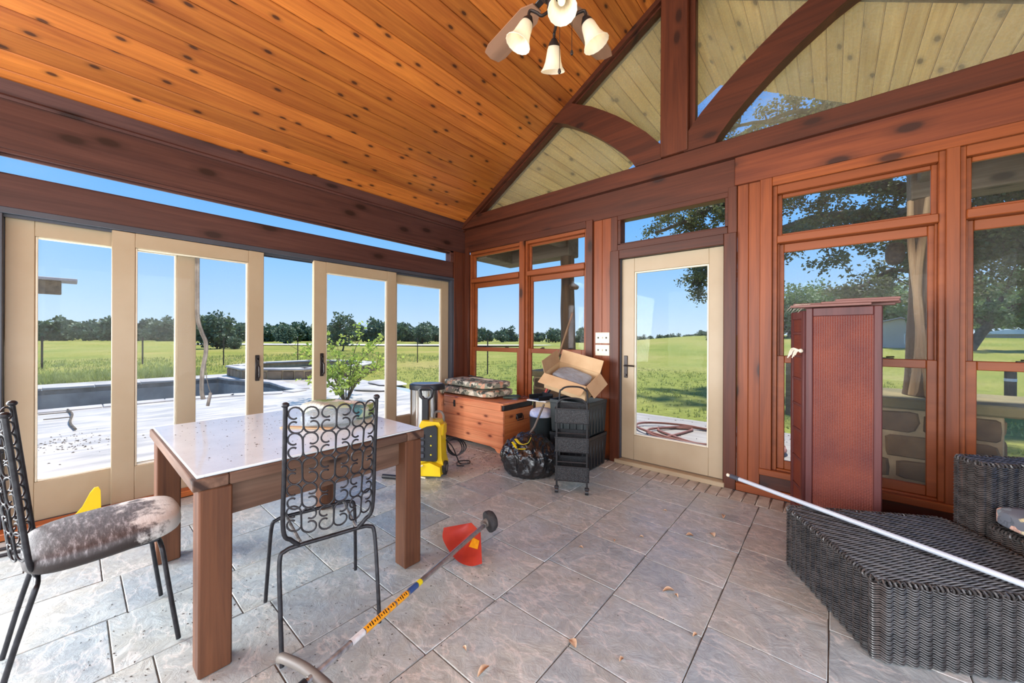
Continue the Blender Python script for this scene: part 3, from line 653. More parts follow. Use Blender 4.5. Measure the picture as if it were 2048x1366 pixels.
# things on the table
bg_ = MB()
def lump(p):
    q = Vector(p); n_ = mnoise.noise(q*9)*.02+mnoise.noise(q*22)*.008
    return q+Vector((n_, mnoise.noise(q*11+Vector((5, 1, 0)))*.02, n_*.6*(1 if q.z > -.03 else 0)))
bg_.superbox(.22, .11, .042, .45, 40, 18, fn=lump)
tag(bg_.build('plastic_bag', 'bag_print', loc=(-2.42, 1.12, .808), rot=(0, .05, .72)), 'crumpled green printed plastic bag lying on the table top', 'bag')
bg_ = MB(); bg_.superbox(.15, .10, .04, .6, 36, 16, fn=lump)
tag(bg_.build('plastic_pouch', 'clear_film', loc=(-2.23, .98, .805), rot=(0, .0, .9)), 'shiny grey-blue clear plastic pouch on the table in front of the printed bag', 'bag')
tag(MB().box(-.15, .15, -.022, .022, 0, .006, .002).build('wood_strip', 'cardboard', loc=(-2.25, .86, .757), rot=(0, 0, .62)), 'thin tan wooden strip lying on the glass table top', 'strip')

# ---- scroll-back iron chairs
def c_scroll(w, h):
    r = w*.485; pts = []
    def arc(cx, cz, sgn):
        out = []
        for k in range(15):
            f_ = k/14; a = PI-f_*(PI*1.66); rr = r*(1-.36*max(0, (f_-.4)/.6))
            out.append((cx+(rr*math.cos(a))+(r-rr)*.45, 0, cz+sgn*rr*math.sin(a)))
        return out
    top = arc(r, h-r, 1); bot = arc(r, r, -1)
    return list(reversed(bot))+[(0, 0, h*.5)]+top
SW, SH = .057, .105
scm = MB().tube(c_scroll(SW, SH), .0036, 6).mesh('scroll'); scm.shade_smooth(); scm.materials.append(MATS['iron'])
def iron_chair(label, loc, rz, seat):
    c = thing('scroll_back_chair', label, 'chair', loc, rz)
    hw = 3*SW+.004; zb, zt = .475, 1.0
    yb = lambda z: .075-(z-.47)*.10
    for s_ in (-1, 1):
        m = MB(); m.tube(spline([(s_*.115, .09, .412), (s_*(hw-.03), .083, .445), (s_*hw, yb(.50), .50), (s_*hw, yb(.75), .75), (s_*hw, yb(zt), zt)], 6), .0085, 10)
        m.sphere((s_*hw, yb(zt), zt+.006), .0145, 12, 8, (1, 1, .8)); m.build('back_post', 'iron', c)
    tilt = math.atan(.10); CV = .05
    for row in range(5):
        z = .478+row*SH*.985
        for col in range(6):
            flip = (col % 2 == 0)
            if row == 0 and col in (0, 5): zz = z+.012
            else: zz = z
            x0 = -3*SW+col*SW
            xs_ = x0+(SW if flip else 0); y_s, y_e = [-CV*(1-(v_/(3*SW))**2) for v_ in (xs_, x0+(0 if flip else SW))]; an_ = math.atan2(y_e-y_s, SW)*(1 if not flip else -1)
            o = inst(scm, 'scroll', c, (xs_, yb(zz)+y_s, zz), (tilt, 0, an_), ((-1 if flip else 1), 1, 1))
    rl, fl_ = .09, .41
    m = MB(); m.tube(spline([(-.185, 0, .008), (-.187, .04, .2), (-.186, .082, .375), (-.165, rl, .405), (-.12, rl, .412), (0, rl, .412), (.12, rl, .412), (.165, rl, .405), (.186, .082, .375), (.187, .04, .2), (.185, 0, .008)], 6), .0085, 10); m.build('rear_hoop', 'iron', c)
    m = MB(); m.tube(spline([(-.205, fl_+.05, .008), (-.196, fl_+.025, .2), (-.185, fl_+.004, .375), (-.165, fl_, .405), (-.12, fl_, .412), (0, fl_, .412), (.12, fl_, .412), (.165, fl_, .405), (.185, fl_+.004, .375), (.196, fl_+.025, .2), (.205, fl_+.05, .008)], 6), .0085, 10); m.build('front_hoop', 'iron', c)
    for s_ in (-1, 1):
        m = MB(); m.tube([(s_*.11, rl, .418), (s_*.13, fl_, .418)], .007, 8); m.build('side_rail', 'silver_tape' if not seat else 'iron', c)
    if seat:
        def pad(p):
            q = Vector(p); k = (q.y/.225); q.x *= 1-.10*max(0, k); q.z += .012*math.cos(q.x*7)*(q.z > 0); return q
        m = MB(); m.superbox(.215, .220, .048, .55, 48, 20, fn=pad); m.build('seat_pad', 'grimy_vinyl', c, loc=(0, .27, .470), rot=(.03, 0, 0))
    return c
iron_chair('black scroll-back iron chair with a grimy padded seat beside the table', (-2.275, -.172, 0), .02, True)
iron_chair('black scroll-back iron chair frame with its seat missing, backed onto the slate floor', (-1.560, .705, 0), 1.36, False)

# ---- string trimmer attachment
H = Vector((-1.345, .52, .11)); T = Vector((-1.64, 1.70, .115)); dv = (T-H).normalized()
t = thing('string_trimmer', 'aluminium string trimmer shaft with a red guard lying on the floor', 'trimmer', (-1.5, 1.1, 0))
o0 = Vector((-1.5, 1.1, 0))
def q(p): return Vector(p)-o0
MB().tube([q(H-dv*.02), q(T-dv*.05)], .0125, 14).build('shaft', 'aluminium', t)
def band(a, b_, mat, nm): return MB().tube([q(H+dv*a), q(H+dv*b_)], .0131, 14).build(nm, mat, t)
band(.0, .17, 'silver_tape', 'sleeve'); band(.175, .235, 'white_label', 'decal')
for a, b_, mt in ((.24, .36, 'orange_label'), (.365, .40, 'orange_label'), (.41, .48, 'orange_label'), (.49, .545, 'blue_label'), (.55, .575, 'yellow_label')):
    dcl = band(a, b_, mt, 'decal')
    if mt == 'orange_label':
        w_ = dv.cross(Vector((0, 0, 1))).normalized(); up_ = w_.cross(dv).normalized(); ink = MB()
        for k in range(int((b_-a)/.012)):
            cen = q(H+dv*(a+.008+k*.012)); nrm = (up_*.75+w_*.66).normalized(); sd = dv.cross(nrm)
            l = .005+.003*(k % 3); c0 = cen+nrm*.01335
            ink.add([c0-sd*l+dv*.0, c0+sd*l*.6+dv*(.002*(k % 2)), c0+sd*l*.6+dv*.005, c0-sd*l+dv*(.004+.002*(k % 2))], [(0, 1, 2, 3)])
        ink.build('lettering', 'ink', dcl)
MB().tube([q(H-dv*.14), q(H-dv*.01)], .0165, 14).build('coupling', 'black_plastic', t)
g = MB(); g.tube(spline([q((-1.535, .497, .095)), q((-1.50, .50, .112)), (q((-1.40, .528, .118))), q((-1.299, .557, .10)), q((-1.22, .575, .075))], 8), [.008]+[.0165]*31+[.012], 12)
g.tube(spline([q((-1.49, .512, .098)), q((-1.44, .535, .088)), q((-1.38, .555, .085)), q((-1.335, .55, .10))], 8), .010, 10)
g.build('loop_handle', 'grey_plastic', t)
ax = (Vector((.76, .65, 0))*.80+Vector((0, 0, 1))*.15-Vector((.65, -.76, 0))*.45).normalized()
e1 = (Vector((0, 0, -1))*.75-dv*.75); e1 = (e1-ax*e1.dot(ax)).normalized(); e2 = ax.cross(e1)
RM = Matrix((e1, e2, ax)).transposed().to_4x4(); RM.translation = q(T)
hd = MB(); hd.lathe([(.001, .05), (.028, .05), (.05, .04), (.062, .022), (.065, .0), (.062, -.01), (.04, -.012), (.001, -.012)], 28, RM); hd.build('line_head', 'rubber', t)
gh = MB(); gh.lathe([(.001, -.05), (.018, -.048), (.024, -.03), (.026, -.008), (.001, -.008)], 16, RM); gh.tube([q(T-dv*.06), q(T-ax*.028)], [.0155, .022], 12); gh.build('gear_housing', 'grey_plastic', t)
gd = MB(); NA, NR = 28, 14
nk0, nk1 = q((-1.690, 1.600, .130)), q((-1.615, 1.605, .095))
rimc = spline([q((-1.735, 1.425, .150)), q((-1.70, 1.385, .118)), q((-1.640, 1.385, .062)), q((-1.575, 1.400, .022)), q((-1.515, 1.435, .008)), q((-1.482, 1.488, .012))], 8)
away = Vector((-.55, .62, -.45)).normalized()
def gsurf(u_, v_):
    f_ = u_*(len(rimc)-1); i_ = min(int(f_), len(rimc)-2); r_ = rimc[i_].lerp(rimc[i_+1], f_-i_); p = nk0.lerp(nk1, u_).lerp(r_, v_**.85)
    side = (abs(u_-.5)*2)**3
    p = p+away*(.035*math.sin(PI*v_)*(1-side)+.022*math.exp(-((u_-.55)/.10)**2)*v_*(1-v_)*3)-away*.028*side*v_
    return p
vs_ = []; fs = []; st_ = (NA+1)*(NR+1)
for side in (0, 1):
    for i in range(NA+1):
        for j in range(NR+1): vs_.append(gsurf(i/NA, j/NR)+away*(.005*side))
for side in (0, 1):
    for i in range(NA):
        for j in range(NR): a0 = side*st_+i*(NR+1)+j; fs.append((a0, a0+1, a0+NR+2, a0+NR+1))
for i in range(NA):
    for j in (0, NR): a0 = i*(NR+1)+j; fs.append((a0, a0+NR+1, a0+NR+1+st_, a0+st_))
for j in range(NR):
    for i in (0, NA): a0 = i*(NR+1)+j; fs.append((a0, a0+1, a0+1+st_, a0+st_))
gd.add(vs_, fs); go = gd.build('guard', 'red_plastic', t)
lb = MB(); lb.add([gsurf(u_, v_)-away*.003 for u_, v_ in ((.62, .22), (.92, .24), (.88, .50), (.62, .50))], [(0, 1, 2, 3)]); lo_ = lb.build('warning_label', 'orange_label', go, smooth=False)

# ---- wicker pieces
def rr_path(x0, x1, y0, y1, r, step):
    pts = []
    for (cx, cy, a0) in ((x1-r, y0+r, -PI/2), (x1-r, y1-r, 0), (x0+r, y1-r, PI/2), (x0+r, y0+r, PI)):
        for k in range(5): a = a0+PI/2*k/4; pts.append((cx+r*math.cos(a), cy+r*math.sin(a)))
    seg = []; tot = 0
    for i in range(len(pts)): a, b_ = Vector(pts[i]), Vector(pts[(i+1) % len(pts)]); seg.append((a, b_, tot, (b_-a).length)); tot += (b_-a).length
    N = int(round(tot/step/2))*2; out = []
    for k in range(N):
        d_ = tot*k/N
        for a, b_, s0, l in seg:
            if s0 <= d_ <= s0+l+1e-9: p = a+(b_-a)*((d_-s0)/max(l, 1e-9)); dr = (b_-a).normalized(); out.append((p.x, p.y, dr.y, -dr.x, d_)); break
    return out, tot
def wicker_shell(x0, x1, y0, y1, z0, z1, r=.03, stake=.044, pitch=.0092, mb=None):
    mb = mb or MB(); path, tot = rr_path(x0, x1, y0, y1, r, stake/6); ns = round(tot/stake/2)*2
    rows = int((z1-z0)/pitch)
    for i in range(rows):
        z = z0+pitch*(i+.5); pts = []
        for (px, py, nx, ny, d_) in path:
            f_ = d_/tot*ns; w_ = (abs(math.sin(PI*f_))-.5)*.0125+(.0016 if i % 2 else 0)
            sag = -abs(math.sin(PI*f_))*.0
            pts.append((px+nx*w_, py+ny*w_, z+.003*math.cos(PI*f_*2)))
        mb.tube(pts, .0034, 5, closed=True)
    for k in range(ns):
        d_ = tot*(k+.5)/ns
    return mb
def wicker_top(x0, x1, y0, y1, z, mb, along='x', stake=.052, pitch=.0095):
    if along == 'x': n_ = int((y1-y0)/pitch)
    else: n_ = int((x1-x0)/pitch)
    for i in range(n_):
        pts = []; L_ = (x1-x0) if along == 'x' else (y1-y0); N = int(L_/stake*4)
        for k in range(N+1):
            d_ = L_*k/N; w_ = math.sin(PI*d_/stake+PI*.28*i)*.0058
            pts.append((x0+d_, y0+pitch*(i+.5), z+w_) if along == 'x' else (x0+pitch*(i+.5), y0+d_, z+w_))
        mb.tube(pts, .0038, 5)
def rim(path_pts, mb, R=.011, pitch=.017, r=.0042, closed=True):
    P = [Vector(p) for p in path_pts]; M_ = len(P) if closed else len(P)-1; pts = []; d_ = 0
    for i in range(M_):
        a, b_ = P[i], P[(i+1) % len(P)]; l = (b_-a).length; n_ = max(1, int(l/pitch*7)); t_ = (b_-a).normalized(); u_ = Vector((0, 0, 1)) if abs(t_.z) < .9 else Vector((1, 0, 0)); w_ = t_.cross(u_).normalized(); u_ = w_.cross(t_)
        for k in range(n_): s_ = l*k/n_; an = (d_+s_)/pitch*2*PI; pts.append(a+t_*s_+(u_*math.cos(an)+w_*math.sin(an))*R)
        d_ += l
    mb.tube(pts, r, 4, closed=closed)
RZ = math.atan2(.497, .868)
ot = thing('wicker_ottoman', 'low dark wicker ottoman carrying a long white pole', 'ottoman', (.13, 2.055, 0), RZ)
LX, LY, OH = .76, .685, .325
w_ = wicker_shell(.004, LX-.004, .004, LY-.004, .004, OH-.01, .035).build('side_weave', 'wicker', ot, fix=False); w_['kind'] = 'stuff'
m = MB(); wicker_top(.012, LX-.012, .012, LY-.012, OH-.006, m, 'x'); o = m.build('top_weave', 'wicker', ot, fix=False); o['kind'] = 'stuff'
m = MB(); pth, _ = rr_path(.008, LX-.008, .008, LY-.008, .035, .02); rim([(a, b_, OH-.012) for a, b_, *_r3 in pth], m); m.build('braided_rim', 'wicker', ot, fix=False)
MB().box(.018, LX-.018, .018, LY-.018, .012, OH-.02, .02).build('gap_shade_box', 'wicker_gap_shade', ot)  # added dark box behind the weave, painting the gaps as shaded
for a, b_ in ((.06, .06), (LX-.06, .06), (.06, LY-.06), (LX-.06, LY-.06)): MB().cyl((a, b_, 0), (a, b_, .02), .02, n=10).build('foot', 'black_plastic', ot)
ac = thing('wicker_armchair', 'dark wicker armchair beside the ottoman with a floral seat cushion', 'armchair', (.13, 2.055, 0), RZ)
def wbox(nm, x0, x1, y0, y1, z0, z1, topw=True):
    o = wicker_shell(x0, x1, y0, y1, z0, z1-.008, .03).build(nm, 'wicker', ac, fix=False); o['kind'] = 'stuff'
    if topw:
        m = MB(); wicker_top(x0+.01, x1-.01, y0+.01, y1-.01, z1-.005, m, 'x'); rim([(a, b_, z1-.01) for a, b_, *_q in rr_path(x0+.004, x1-.004, y0+.004, y1-.004, .03, .02)[0]], m); o2 = m.build(nm+'_top', 'wicker', o, fix=False); o2['kind'] = 'stuff'
    MB().box(x0+.016, x1-.016, y0+.016, y1-.016, z0+.008, z1-.018, .02).build(nm+'_gap_shade_box', 'wicker_gap_shade', o)
    return o
CX0 = .795
wbox('arm', CX0, CX0+.70, .525, .675, .008, .665)
wbox('arm', CX0, CX0+.70, -.22, -.08, .008, .665)
wbox('seat_base', CX0+.01, CX0+.62, -.078, .523, .008, .375)
wbox('backrest', CX0+.62, CX0+.74, -.22, .675, .008, .80)
def cush(p):
    q_ = Vector(p); e_ = max(abs(q_.x)/.26, abs(q_.y)/.27); q_.z *= 1-.35*max(0, e_-.6)/.4; return q_
m = MB(); m.superbox(.26, .272, .06, .24, 64, 20, fn=cush)
cu = m.build('seat_cushion', 'floral_cushion', rot=(0, 0, RZ)); cp = Matrix.Rotation(RZ, 4, 'Z') @ Vector((CX0+.25, .222, 0)); cu.location = (.13+cp.x, 2.055+cp.y, .437)
tag(cu, 'beige and grey floral leaf-print seat cushion on the wicker armchair', 'cushion')
# extension pole
A_ = Vector((-.535, 2.875, .350)); B_ = Vector((1.25, 1.985, .350)); dvp = (B_-A_).normalized()
t = thing('extension_pole', 'long white extension pole with a dark tip lying across the ottoman', 'pole', (0, 0, 0))
MB().tube([A_+dvp*.075, B_], .0125, 14).build('tube', 'white_pole', t)
MB().tube([A_+dvp*.02, A_+dvp*.08], .0145, 14).build('collar', 'dark_frame', t)
m = MB(); m.tube([A_, A_+dvp*.025], [.008, .010], 10); m.sphere(A_, .0115, 12, 8); m.build('tip', 'white_plastic', t)

# ---- folding screen with a woven panel
def screen_panel(parent, p0, p1, z1, nm, th=.03, front='woven_maroon', rails=()):
    p0, p1 = Vector(p0), Vector(p1); L_ = (p1-p0).length; a = math.atan2(p1.y-p0.y, p1.x-p0.x)
    o = MB(); fw_ = .038
    o.box(0, fw_, 0, th, 0, z1, .004); o.box(L_-fw_, L_, 0, th, 0, z1, .004); o.box(fw_, L_-fw_, 0, th, z1-.055, z1, .004); o.box(fw_, L_-fw_, 0, th, 0, .09, .004)
    for z in rails: o.box(fw_, L_-fw_, .002, th, z, z+.018, .003)
    po = o.build(nm, 'maroon_wood', parent, loc=(p0.x, p0.y, .0), rot=(0, 0, a))
    MB().box(fw_-.004, L_-fw_+.004, th*.3, th*.6, .085, z1-.05).build('woven_panel', front, po)
    return po
P_ = Vector((-.140, 3.20, 0)); so = Vector((0, 3.25, 0))
t = thing('folding_screen', 'tall maroon folding screen with woven panels standing before the window', 'screen', so)
screen_panel(t, P_-so, Vector((.226, 3.155, 0))-so, 1.475, 'screen_panel')
screen_panel(t, Vector((-.238, 3.47, 0))-so, Vector((-.155, 3.215, 0))-so, 1.462, 'screen_panel', rails=(.22, .42, .62, .80, .98, 1.14, 1.3))
screen_panel(t, Vector((-.17, 3.50, 0))-so, Vector((.20, 3.44, 0))-so, 1.468, 'screen_panel')
sl = [(-.02, 3.19, .014, .40, .058, .03), (.09, 3.27, .014, .40, .058, .02), (.03, 3.35, .014, .42, .058, .03), (.12, 3.20, .027, .36, .055, .05), (-.05, 3.28, .027, .32, .055, .03), (.14, 3.36, .027, .36, .055, .03), (.16, 3.26, .040, .30, .055, .07)]
lbs = ['lowest front', 'lowest middle', 'lowest rear', 'front', 'middle', 'rear', 'topmost']
for i, (x_, y_, dz, L_, w2, a) in enumerate(sl):
    tag(MB().box(-L_/2, L_/2, -w2/2, w2/2, 0, .016, .003).build('shutter_slat', 'maroon_slat', loc=(x_, y_, 1.462+dz*1.32), rot=(0, 0, a-.08)), lbs[i]+' maroon wooden slat of the pile on top of the folding screen', 'slat', 'loose slats on the folding screen')
m = MB()
for k in range(7):
    a = k*.5; m.tube(spline([(-.02+.012*k, .0, .0), (-.05+.014*k, -.01+.004*k, -.012), (-.075+.012*k, .004*k, -.04-.008*(k % 3))], 4), [.008, .009, .008, .007, .006, .005, .004, .003, .002][:9], 5, flat=.3)
tag(m.build('torn_cloth', 'white_cloth', loc=(-.17, 3.23, 1.505)), 'torn cream cloth sticking out from under the slats on the folding screen', 'cloth')
m = MB()
for k in range(6): m.tube(spline([(.0, 0, 0), (-.018-.006*k, -.01, -.004+.004*k), (-.03-.008*k, -.018, -.03-.01*(k % 3))], 4), .0035, 5)
m.sphere((0, -.004, .0), .014, 8, 6); tag(m.build('rag_tie', 'white_cloth', loc=(-.165, 3.20, 1.19)), 'frayed white rag tied to the edge of the folding screen', 'rag')

# ---- cedar chest
t = thing('cedar_chest', 'cedar wood chest with a brass latch under the corner windows', 'chest', (-3.33, 3.31, 0))
cw, cd = .61, .27
for i in range(3): MB().box(-cw, cw, -.011, .011, -.068, .068, .002).build('front_board', 'chest_x', t, loc=(0, -cd+.011, .118+i*.1375))
for s_ in (-1, 1):
    for i in range(3): MB().box(-.011, .011, -cd+.022, cd, -.068, .068, .002).build('side_board', 'chest_y', t, loc=(s_*(cw-.011), 0, .118+i*.1375))
MB().box(-cw+.02, cw-.02, cd-.02, cd, .05, .46, .002).build('back_board', 'chest_x', t); MB().box(-cw+.02, cw-.02, -cd+.02, cd-.02, .05, .07).build('bottom_board', 'chest_x', t)
for s_ in (-1, 1):
    MB().prism([(s_*cw, 0), (s_*cw, .055), (s_*(cw-.22), .055), (s_*(cw-.12), .035), (s_*(cw-.085), .0)], -cd, -cd+.02, 'XZ').build('bracket_foot', 'chest_x', t)
    MB().box(s_*cw-.02 if s_ > 0 else -cw, cw if s_ > 0 else -cw+.02, cd-.08, cd, 0, .055).build('bracket_foot', 'chest_y', t)
m = MB(); m.box(-cw-.006, cw+.006, -cd-.008, cd, .525, .548, .005); m.box(-cw-.004, cw-.03, -cd-.006, -cd+.014, .464, .527, .002); m.build('lid', 'chest_x', t)
MB().box(cw-.03, cw+.002, -cd+.012, cd-.01, .468, .526, .004).build('lid_gap_shade', 'black_plastic', t)  # black strip painting the shade in the gap under the lid end
m = MB(); m.box(-.20, -.165, -cd-.012, -cd-.005, .425, .505, .003); m.box(-.195, -.17, -cd-.02, -cd-.01, .455, .485, .003); m.build('latch', 'bronze', t)
m = MB(); m.box(cw, cw+.006, -.055, .055, .345, .405, .002); m.tube([(cw+.004, -.05, .40), (cw+.022, -.05, .37), (cw+.022, -.05, .335), (cw+.022, .05, .335), (cw+.022, .05, .37), (cw+.004, .05, .40)], .006, 6); m.build('bail_handle', 'bronze', t)
# cushions on the chest
def fold(p):
    q_ = Vector(p); q_.z += mnoise.noise(q_*6)*.012; q_.x += mnoise.noise(q_*9)*.008; return q_
for i, (lx, ly, z, hx_, hy_, hz_, rz, lb_) in enumerate(((-3.44, 3.32, .602, .47, .225, .04, .02, 'flat dark floral cushion lying directly on the cedar chest lid'), (-3.45, 3.34, .694, .45, .20, .04, -.03, 'dark floral cushion stacked on top of the other on the cedar chest'))):
    m = MB(); m.superbox(hx_, hy_, hz_, .28, 56, 18, fn=fold); tag(m.build('floral_cushion', 'floral_dark', loc=(lx, ly, z), rot=(0, 0, rz)), lb_, 'cushion', 'cushions on the cedar chest')
m = MB(); m.tube(spline([(-.16, 0, .0), (-.10, .02, .012), (-.03, .0, .006), (.05, -.03, .016), (.14, -.01, .006), (.22, .03, .002)], 6), .035, 8, flat=.22)
tag(m.build('folded_cover', 'white_cloth', loc=(-3.36, 3.30, .748)), 'pale folded cloth cover lying over the stacked floral cushions', 'cloth')
m = MB(); m.tube(spline([(-.1, .04, .012), (-.02, .0, .012), (.08, .02, .008), (.16, .0, .012)], 6), .022, 8, flat=.25); tag(m.build('strap', 'fabric_dark', loc=(-3.40, 3.24, .772)), 'dark strap lying on the pale cover over the floral cushions', 'strap')
m = MB(); m.superbox(.10, .07, .016, .5, 28, 10, fn=fold); tag(m.build('folded_tarp', 'plant_leaf', loc=(-2.85, 3.34, .578), rot=(0, 0, .4)), 'dark green folded tarp at the end of the cedar chest lid', 'tarp')
MATS['tarp'] = plain('tarp_green', (54, 74, 58), (40, 56, 46), 12, rough=.6); bpy.data.objects['folded_tarp'].data.materials[0] = MATS['tarp_green']
m = MB()
for k in range(14):
    a = random.uniform(0, 6.28); m.tube(spline([(random.uniform(-.05, .05), random.uniform(-.05, .05), .006+.003*(k % 5)), (math.cos(a)*.05, math.sin(a)*.05, .012+.003*(k % 5)), (math.cos(a+1.2)*.06, math.sin(a+1.2)*.06, .006+.003*(k % 4))], 5), .005, 5)
tag(m.build('cord_tangle', 'rope_red', loc=(-2.79, 3.47, .551)), 'tangle of reddish cord on the corner of the cedar chest lid', 'cord')

# ---- stainless bin
t = thing('step_bin', 'stainless steel kitchen bin with a black lid in front of the sliding door', 'bin', (-3.66, 2.74, 0), .707)
def ell(a, b_, z): return [(a*math.cos(2*PI*k/36), b_*(math.sin(2*PI*k/36) if math.sin(2*PI*k/36) < 0 else .6*math.sin(2*PI*k/36)), z) for k in range(36)]
def loft(rings, mb):
    vs2 = [p for r_ in rings for p in r_]; n_ = len(rings[0]); fs2 = [(i*n_+k, i*n_+(k+1) % n_, (i+1)*n_+(k+1) % n_, (i+1)*n_+k) for i in range(len(rings)-1) for k in range(n_)]
    fs2 += [tuple(range(n_-1, -1, -1)), tuple((len(rings)-1)*n_+k for k in range(n_))]; mb.add(vs2, fs2); return mb
loft([ell(.2, .165, .03), ell(.2, .165, .655)], MB()).build('body', 'steel', t); loft([ell(.203, .168, 0), ell(.203, .168, .035)], MB()).build('base_ring', 'black_plastic', t)
loft([ell(.208, .172, .655), ell(.21, .175, .70), ell(.205, .17, .715), ell(.16, .13, .724)], MB()).build('lid', 'black_plastic', t)
loft([ell(.185, .15, .722), ell(.18, .145, .728)], MB()).build('lid_top', 'steel_dull', t)
MB().box(-.04, .04, -.20, -.15, .01, .022, .004).build('pedal', 'black_plastic', t)

# ---- pressure washer
t = thing('pressure_washer', 'yellow and black electric pressure washer with an upright handle', 'pressure washer', (-2.85, 2.19, 0), .62)
m = MB(); m.prism([(-.125, .02), (.125, .02), (.13, .09), (.11, .16), (.10, .46), (.085, .49), (-.08, .50), (-.10, .46), (-.11, .16), (-.13, .09)], -.07, .10, 'XZ'); m.prism([(-.13, .02), (.12, .02), (.115, .10), (.02, .14), (-.12, .11)], -.14, -.06, 'XZ'); m.box(.085, .125, -.06, .06, .36, .47, .012); m.build('body', 'yellow_plastic', t)
m = MB(); m.prism([(-.118, .14), (.07, .14), (.075, .16), (.075, .44), (.05, .465), (-.03, .45), (-.118, .41)], -.10, -.069, 'XZ'); m.build('front_panel', 'black_plastic', t)
for i in range(4): MB().box(-.108, -.042, -.112, -.098, .17+i*.058, .212+i*.058, .004).build('storage_slot', 'dark_frame', t)
for s_ in (-1, 1):
    m = MB(); m.cyl((s_*.11, -.02, .062), (s_*.145, -.02, .062), .062, n=24); wo_ = m.build('wheel', 'rubber', t); MB().cyl((s_*.144, -.02, .062), (s_*.15, -.02, .062), .03, n=16).build('hub_cap', 'grey_plastic', wo_)
m = MB(); m.box(-.095, -.03, -.02, .02, .45, .70, .008); m.build('handle_post', 'black_plastic', t)
m = MB(); m.tube([(-.07, 0, .68), (-.11, 0, .715), (-.12, 0, .775), (-.10, 0, .79), (-.02, 0, .79), (0, 0, .775), (-.01, 0, .715), (-.05, 0, .68)], .018, 8, closed=True); m.build('grip', 'black_plastic', t)
m = MB(); m.tube(spline([(.0, .06, .50), (.01, .06, .55), (.06, .06, .565), (.09, .06, .53), (.095, .06, .47)], 6), .012, 8); m.build('carry_hook', 'grey_plastic', t)
m = MB(); m.tube(spline([(-.04, -.15, .12), (-.09, -.17, .09), (-.10, -.17, .05), (-.06, -.16, .02), (-.01, -.165, .012)], 6), .007, 6); m.build('hose', 'white_plastic', t)
for k in range(3): MB().sphere((.02, -.102, .20+k*.085), .008, 8, 6, (1, .4, 1)).build('emblem', 'yellow_label', t)
m = MB(); m.tube(spline([(.09, .09, .30), (.16, .12, .22), (.20, .16, .1), (.22, .22, .02), (.30, .26, .012), (.28, .34, .012), (.18, .30, .014), (.20, .18, .016), (.27, .16, .02)], 8), .006, 6)
for k in range(3): m.tube(spline([(.12, .11, .26+.02*k), (.20+.02*k, .17, .27), (.24+.02*k, .2, .18), (.2, .16, .12), (.13, .12, .16+.02*k)], 6, True), .006, 6, closed=True)
m.build('power_cable', 'black_plastic', t)
t = thing('spray_lance', 'black spray lance with a pale hose lying behind the table leg', 'hose lance', (-2.98, 1.86, 0), .5)
MB().cyl((-.10, 0, .022), (.05, 0, .022), .02, n=12).build('grip', 'black_plastic', t); MB().tube(spline([(.05, 0, .02), (.12, .0, .03), (.17, -.03, .012), (.24, -.02, .01)], 6), .008, 6).build('hose', 'white_plastic', t)

# ---- black refuse bag
bm = bmesh.new(); bmesh.ops.create_icosphere(bm, subdivisions=6, radius=1)
for v in bm.verts:
    p = v.co.copy(); z = p.z; a = math.atan2(p.y, p.x)
    rr = 1.0 if z < 0 else (1-.35*z*z)
    k = (abs(mnoise.noise(Vector((p.x*2.2, p.y*2.2, p.z*1.4))))*.22+abs(mnoise.noise(Vector((p.x*6+p.z*2, p.y*6, p.z*2.2))))*.10+abs(mnoise.noise(Vector((p.x*15, p.y*15, p.z*5+p.x*4))))*.03)
    s_ = 1.12-k
    v.co = Vector((p.x*.265*rr*s_, p.y*.245*rr*s_, (.18+(z*.19 if z > 0 else max(z*.30, -.179))) + (.05*abs(mnoise.noise(p*4))*(z > .3)) - .02*(z > .2)))
me = bpy.data.meshes.new('bag_body'); bm.to_mesh(me); bm.free(); me.shade_smooth(); me.materials.append(MATS['bag_plastic'])
t = thing('refuse_bag', 'full black plastic refuse bag with yellow ties on the floor', 'refuse bag', (-2.185, 2.83, 0), .3)
o = bpy.data.objects.new('bag_body', me); C.objects.link(o); o.parent = t
for pts in ([(-.10, -.12, .325), (-.03, -.17, .30), (.04, -.17, .315), (.06, -.14, .36)], [(-.12, -.14, .30), (-.05, -.195, .265), (.03, -.205, .27)]):
    MB().tube(spline(pts, 6), .016, 6, flat=.2).build('tie', 'yellow_label', t)
tag(MB().tube([(-2.205, 2.79, .30), (-2.21, 2.93, .40), (-2.22, 3.10, .595)], .011, 10).build('grey_stick', 'grey_plastic'), 'grey stick poking up out of the black refuse bag', 'stick')

